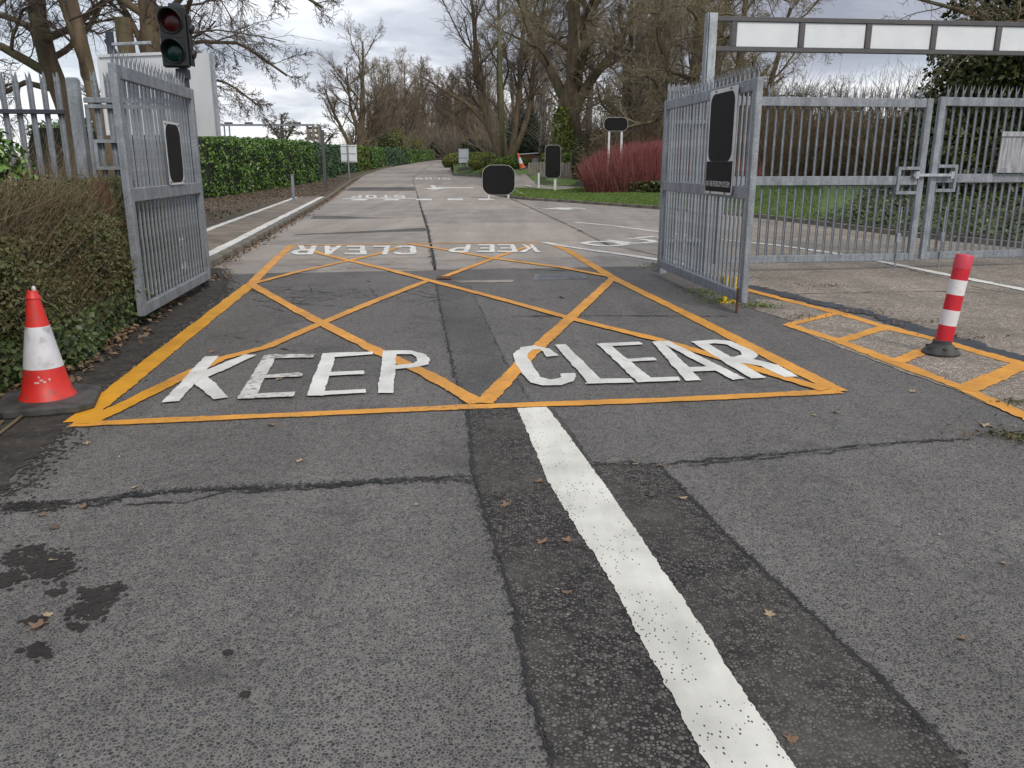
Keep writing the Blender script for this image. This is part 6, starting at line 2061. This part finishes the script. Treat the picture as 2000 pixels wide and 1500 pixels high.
zs = [0.105, 0.245, 0.375, 0.505, 0.63, 0.755]
for k in range(5):
    sect('red_band' if k % 2 == 0 else 'white_band', zs[k], zs[k + 1], 'bollard_red' if k % 2 == 0 else 'bollard_white', 0.0675 if k % 2 == 0 else 0.0685)
sect('cap', 0.70, 0.83, 'bollard_cap', extra=[(0.069, 0.722), (0.0705, 0.728), (0.0705, 0.828), (0.066, 0.838), (0.02, 0.842)])

# yellow stub posts behind the right gate
ys_ = thing('stub_posts', 'pair of short yellow stub posts on a plate behind the right gate', 'gate stop', tuple(gp(1420, 590)))
for q, dx in enumerate((-0.03, 0.07)):
    mb = MB()
    mb.tube([(dx, 0, 0.01), (dx, 0, 0.30)], 0.028, 12)
    smooth_angle(mb.build('stub', M['yellow'], ys_))
mb = MB()
mb.box(-0.10, 0.14, -0.07, 0.07, 0.0, 0.012)
mb.build('plate', M['yellow'], ys_)

# manhole plate and drain slot, pale stick, weeds
pmh = G([(1040, 548), (1148, 545), (1140, 536.5), (1045, 537)])
mb = MB()
top_ = [tuple(p_ + np.array((0, 0, 0.014))) for p_ in pmh]
mb.add([tuple(p_) for p_ in pmh] + top_, [(4, 5, 6, 7), (0, 1, 5, 4), (1, 2, 6, 5), (2, 3, 7, 6), (3, 0, 4, 7)])
for f in (0.2, 0.4, 0.6, 0.8):
    a_, b_ = pmh[0] * (1 - f) + pmh[3] * f, pmh[1] * (1 - f) + pmh[2] * f
    a2, b2 = a_ * 0.9 + b_ * 0.1, a_ * 0.1 + b_ * 0.9
    mb.box(min(a2[0], b2[0]), max(a2[0], b2[0]), (a2[1] + b2[1]) / 2 - 0.012, (a2[1] + b2[1]) / 2 + 0.012, 0.015, 0.019)
tag(mb.build('manhole_cover', M['iron']), 'grey metal cover plate set in the asphalt right of the centre', 'cover plate')
pds = G([(853, 547), (881, 547), (879, 543.5), (855, 543.5)])
mb = MB()
mb.add([tuple(p_ + np.array((0, 0, 0.005))) for p_ in pds] + [tuple(p_ + np.array((0, 0, 0.022))) for p_ in pds], [(4, 5, 6, 7), (0, 1, 5, 4), (1, 2, 6, 5), (2, 3, 7, 6), (3, 0, 4, 7)])
tag(mb.build('gate_stop', M['rust']), 'small rusty gate stop in the middle of the orange box', 'gate stop')
mb = MB()
q = G([(-40, 872), (0, 852), (30, 830), (52, 813)])
mb.tube([tuple(p_ + np.array((0, 0, 0.014 + 0.004 * k))) for k, p_ in enumerate(q)], [0.009, 0.010, 0.010, 0.008], 7)
tag(mb.build('stick', M['twig_tan'], smooth=True), 'pale stick lying on the soil in front of the cone', 'stick')
def weeds(px, n, spread, h, mat='grass_blade', tan=False):
    Cs = []
    for u, v in px:
        p_ = gp(u, v)
        Cs.append(p_ + np.column_stack([rng.normal(0, spread, n), rng.normal(0, spread * 0.6, n), np.zeros(n)]))
    C = np.vstack(Cs)
    C[:, 2] = 0.012 + np.abs(rng.normal(0, h, len(C)))
    return leaf_mesh('weeds', C, np.tile((0, 0, 1.0), (len(C), 1)), 0.035, 0.4, M[mat], tilt=0.9)


link('weeds', weeds([(1385, 578), (1400, 590), (1370, 570), (1480, 600), (1300, 530), (1290, 520)], 130, 0.13, 0.02), kind='stuff')
link('weeds', weeds([(1965, 853), (1992, 856), (1990, 790)], 55, 0.08, 0.003, 'hedge_leaf'), kind='stuff')
link('leaf_litter', weeds([(1420, 592), (1490, 600), (1560, 620), (1600, 560), (1680, 610), (1780, 630), (1880, 660), (1960, 850)], 60, 0.2, 0.006, 'litter'), kind='stuff')

# ------------------------------------------------------------------ signs and posts along the left verge
def thin_post(label, u, vb, vt, s, mat, nm='post', dz=0.115):
    b_ = gp(u, vb, dz)
    top = atY(u, vt, b_[1])
    mb = MB()
    mb.box(-s / 2, s / 2, -s / 2, s / 2, -0.2, top[2] - b_[2], c=0.004)
    mb.box(-s * 0.7, s * 0.7, -s * 0.7, s * 0.7, top[2] - b_[2], top[2] - b_[2] + 0.03)
    o = mb.build(nm, M[mat])
    o.location = b_
    return tag(o, label, 'post')


thin_post('short grey post standing on the footpath edge', 574, 392, 342, 0.10, 'galv')
thin_post('taller slim grey post on the mulch before the hedge', 636, 368, 255, 0.15, 'steel_grey')
b_ = gp(682, 349.5, 0.115)
sgn = thing('road_sign', 'white sign back on a grey post in front of the laurel hedge', 'sign', tuple(b_))
tp = atY(682, 283, b_[1])
zt_ = tp[2] - b_[2]
lft, rgt = atY(665.5, 300, b_[1])[0] - b_[0], atY(696.5, 300, b_[1])[0] - b_[0]
zb2 = atY(682, 317, b_[1])[2] - b_[2]
mb = MB()
mb.tube([(0, 0, -0.2), (0, 0, zt_ + 0.06)], 0.055, 10)
mb.build('post', M['galv'], sgn)
mb = MB()
mb.box(lft, rgt, 0.06, 0.075, zb2, zt_)
mb.build('plate', M['board_white'], sgn)
mb = MB()
for z in (zb2 + 0.08, (zb2 + zt_) / 2, zt_ - 0.1):
    mb.box(lft + 0.05, rgt - 0.05, 0.035, 0.058, z - 0.035, z + 0.035)
mb.build('stiffener', M['galv_light'], sgn)
# white board on legs across the road
Yb = 81.0
q0 = atY(896.5, 324, Yb)
gz_ = hb1(q0[0], Yb)
sb_ = thing('board_sign', 'white board on two short legs on the far grass corner', 'sign', (q0[0], Yb, gz_))
w_ = atY(915, 300, Yb)[0] - q0[0]
zt_, zb2 = atY(905, 291, Yb)[2] - gz_, atY(905, 318, Yb)[2] - gz_
mb = MB()
mb.box(0, w_, -0.02, 0.02, zb2, zt_)
mb.build('plate', M['board_white'], sb_)
mb = MB()
for x0, x1, z0_, z1_ in ((-0.05, w_ + 0.05, zt_, zt_ + 0.05), (-0.05, 0, zb2, zt_), (w_, w_ + 0.05, zb2, zt_), (0, w_, zb2 + (zt_ - zb2) * 0.33, zb2 + (zt_ - zb2) * 0.37)):
    mb.box(x0, x1, -0.04, 0.0 if z1_ - z0_ < 0.2 else 0.03, z0_, z1_)
mb.build('frame', M['galv'], sb_)
for x in (0.12, w_ - 0.2):
    mb = MB()
    mb.box(x, x + 0.09, -0.03, 0.03, -0.3, zb2)
    mb.build('leg', M['galv_light'], sb_)

# wooden pole
pp = atY(981, 326, 73)
hp = atY(974, 40, 73)
mb = MB()
g0 = hb1(pp[0], 73)
mb.tube([(0, 0, -0.3), (-0.05, 0, (hp[2] - g0) * 0.5), (hp[0] - pp[0], 0, hp[2] - g0)], [0.24, 0.20, 0.15], 12)
o = mb.build('wooden_pole', M['pole_wood'], smooth=True)
o.location = (pp[0], 73, g0)
tag(o, 'tall green tinged wooden pole rising in front of the many stemmed tree', 'pole')

# dark-faced signs on the grass
def panel_sign(label, u0, u1, v0, v1, Yd, legs, radius, gz=None, leg_mat='sign_white', legw=0.09, edge=0.03):
    a_, b_ = atY(u0, v1, Yd), atY(u1, v0, Yd)
    cx = (a_[0] + b_[0]) / 2
    g0 = hb1(cx, Yd) if gz is None else gz
    t = thing('panel_sign', label, 'sign', (cx, Yd, g0))
    w_, z0_, z1_ = b_[0] - a_[0], a_[2] - g0, b_[2] - g0
    mb = MB()
    rounded(mb, -w_ / 2, w_ / 2, z0_, z1_, 0.0, radius, 0.03)
    mb.build('plate', M['sign_white'], t)
    mb = MB()
    rounded(mb, -w_ / 2 + edge, w_ / 2 - edge, z0_ + edge, z1_ - edge, -0.006, max(0.02, radius - edge), 0.004)
    mb.build('dark_panel', M['sign_dark'], t)
    for x in legs:
        mb = MB()
        mb.box(x * w_ - legw / 2, x * w_ + legw / 2, 0.032, 0.032 + legw * 0.8, -0.3, z0_ + 0.2)
        mb.build('leg', M[leg_mat], t)
    return t


panel_sign('dark faced sign on two white legs standing in the red stemmed shrub', 1179, 1227, 229, 256, 40.0, (-0.26, 0.26), 0.25, edge=0.012)
panel_sign('tall narrow dark sign on a white post at the grass edge', 1064, 1096, 283, 348, 43.5, (0.16,), 0.22, edge=0.012, legw=0.13)
panel_sign('broad low dark faced sign board at the corner of the turning', 942, 1006, 322, 381, 39.0, (-0.3, 0.3), 0.45, gz=0.12, edge=0.014)
# white marker post with dark bands
bq = atY(1052, 363.5, 46.6)
g0 = hb1(bq[0], 46.6)
mk = thing('marker_post', 'slim white marker post with dark bands near its top on the grass', 'post', (bq[0], 46.6, g0))
mb = MB()
mb.tube([(0, 0, -0.2), (0, 0, 0.80)], 0.055, 12)
mb.build('shaft', M['bollard_white'], mk)
mb = MB()
mb.lathe([(0.056, 0.801), (0.056, 0.84), (0.045, 0.85), (0.045, 0.90), (0.056, 0.905), (0.056, 0.97), (0.03, 1.0)], 12)
mb.build('head', M['steel_grey'], mk)

# timber retaining wall with hedge on top
YW = 54.0
wl, wr = atY(1031, 340, YW), atY(1124, 346, YW)
tw = thing('timber_wall', 'retaining wall of weathered upright boards behind the leaning cone', 'wall', (wl[0], YW, 0))
nb_ = 17
wlen = wr[0] - wl[0]
for k in range(nb_):
    x0_ = k * wlen / nb_
    g0 = hb1(wl[0] + x0_, YW)
    mb = MB()
    top_z = atY(1075, 317, YW)[2] + rng.normal(0, 0.03)
    mb.box(x0_ + 0.01, x0_ + wlen / nb_ - 0.01, -0.04 + rng.normal(0, 0.012), 0.06, g0 - 0.5, top_z, c=0.01)
    mb.build('board', M['timber'], tw)
hw = lambda x, y: np.full(np.shape(x), atY(1075, 320, YW)[2] - 0.35)
hedge_run('box_hedge', 'low green hedge growing along the top of the timber wall', [(wl[0] + 0.9, YW + 1.1), (wl[0] + 2.0, YW + 1.1), (wr[0], YW + 1.1)], 0.9, 0.95, 3000, 0.14, 'laurel_yellow', zf=hw, bulge=0.1)
# ivy stub at its right end
pi_ = atY(1130, 345, 52)
bush('ivy_stump', 'ivy covered stump between the timber wall and the red stemmed shrub', 'bush', (pi_[0], 52, hb1(pi_[0], 52) - 0.1), (0.5, 0.5, 2.6), 900, 0.16, 'ivy', aspect=0.8, core_mat='brown_core')

# small shed glimpsed behind the wall
ps = atY(1012, 312, 72)
zs0 = atY(1012, 316, 72)[2] - 1.2
sh = thing('garden_shed', 'little brown shed with pale roof edge behind the timber wall', 'shed', (ps[0], 72, zs0))
mb = MB()
mb.box(0, 1.9, 0, 1.6, -0.6, 1.75)
mb.build('wall', M['brick'], sh)
mb = MB()
mb.add([(-0.1, -0.1, 1.76), (2.0, -0.1, 1.9), (2.0, 1.7, 1.9), (-0.1, 1.7, 1.76), (-0.1, -0.1, 1.84), (2.0, -0.1, 1.98), (2.0, 1.7, 1.98), (-0.1, 1.7, 1.84)], [(0, 1, 5, 4), (1, 2, 6, 5), (2, 3, 7, 6), (3, 0, 4, 7), (4, 5, 6, 7), (3, 2, 1, 0)])
mb.build('roof', M['board_white'], sh)
mb = MB()
mb.box(1.2, 1.7, -0.03, 0.02, -0.2, 1.5)
mb.build('door', M['silver_wood'], sh)

# brick building hidden behind the thicket
bb = thing('brick_building', 'plain brick building glimpsed behind the brown thicket', 'building', (31, 64, 1.5))
mb = MB()
mb.box(0, 8, 0, 8, -1, 3.5)
mb.build('wall', M['brick'], bb)
mb = MB()
mb.box(-0.2, 8.2, -0.2, 8.2, 3.51, 3.72)
mb.build('roof', M['steel_grey'], bb)
for k in range(3):
    mb = MB()
    mb.box(1 + k * 2.4, 2.1 + k * 2.4, -0.06, 0.02, 1.6, 2.8)
    mb.build('window', M['rail_dark'], bb)

# pipe gantry seen over the left hedge
YG = 120.0
A_, B_ = atY(424, 244, YG), atY(612, 244, YG)
pg_ = thing('pipe_gantry', 'long grey pipe gantry crossing behind the left hedge', 'gantry', (A_[0], YG, 0))
wg = B_[0] - A_[0]
mb = MB()
mb.box(0, wg, -0.3, 0.3, A_[2] - 0.14, A_[2] + 0.12)
for k in range(12):
    x = wg * (0.05 + 0.9 * k / 11)
mb.build('beam', M['galv'], pg_)
for f in (0.12, 0.33, 0.83):
    mb = MB()
    mb.box(wg * f - 0.5, wg * f + 0.5, -0.3, 0.3, A_[2] + 0.125, A_[2] + 0.36)
    mb.build('light_box', M['steel_grey'], pg_)
for x in (0.2, 0.9, 1.6):
    mb = MB()
    mb.box(x, x + 0.14, -0.1, 0.1, 0, A_[2] - 0.165)
    mb.build('support', M['galv'], pg_)
for x in (wg - 1.0, wg - 0.2, wg + 0.6):
    mb = MB()
    mb.box(x, x + 0.28, -0.2, 0.2, 0, A_[2] + 0.1)
    mb.build('support', M['timber'], pg_)
for z in (0.25, 0.9, 1.6):
    mb = MB()
    mb.box(wg - 1.0, wg + 0.88, 0.21, 0.4, A_[2] - z - 0.35, A_[2] - z)
    mb.build('platform', M['timber'], pg_)
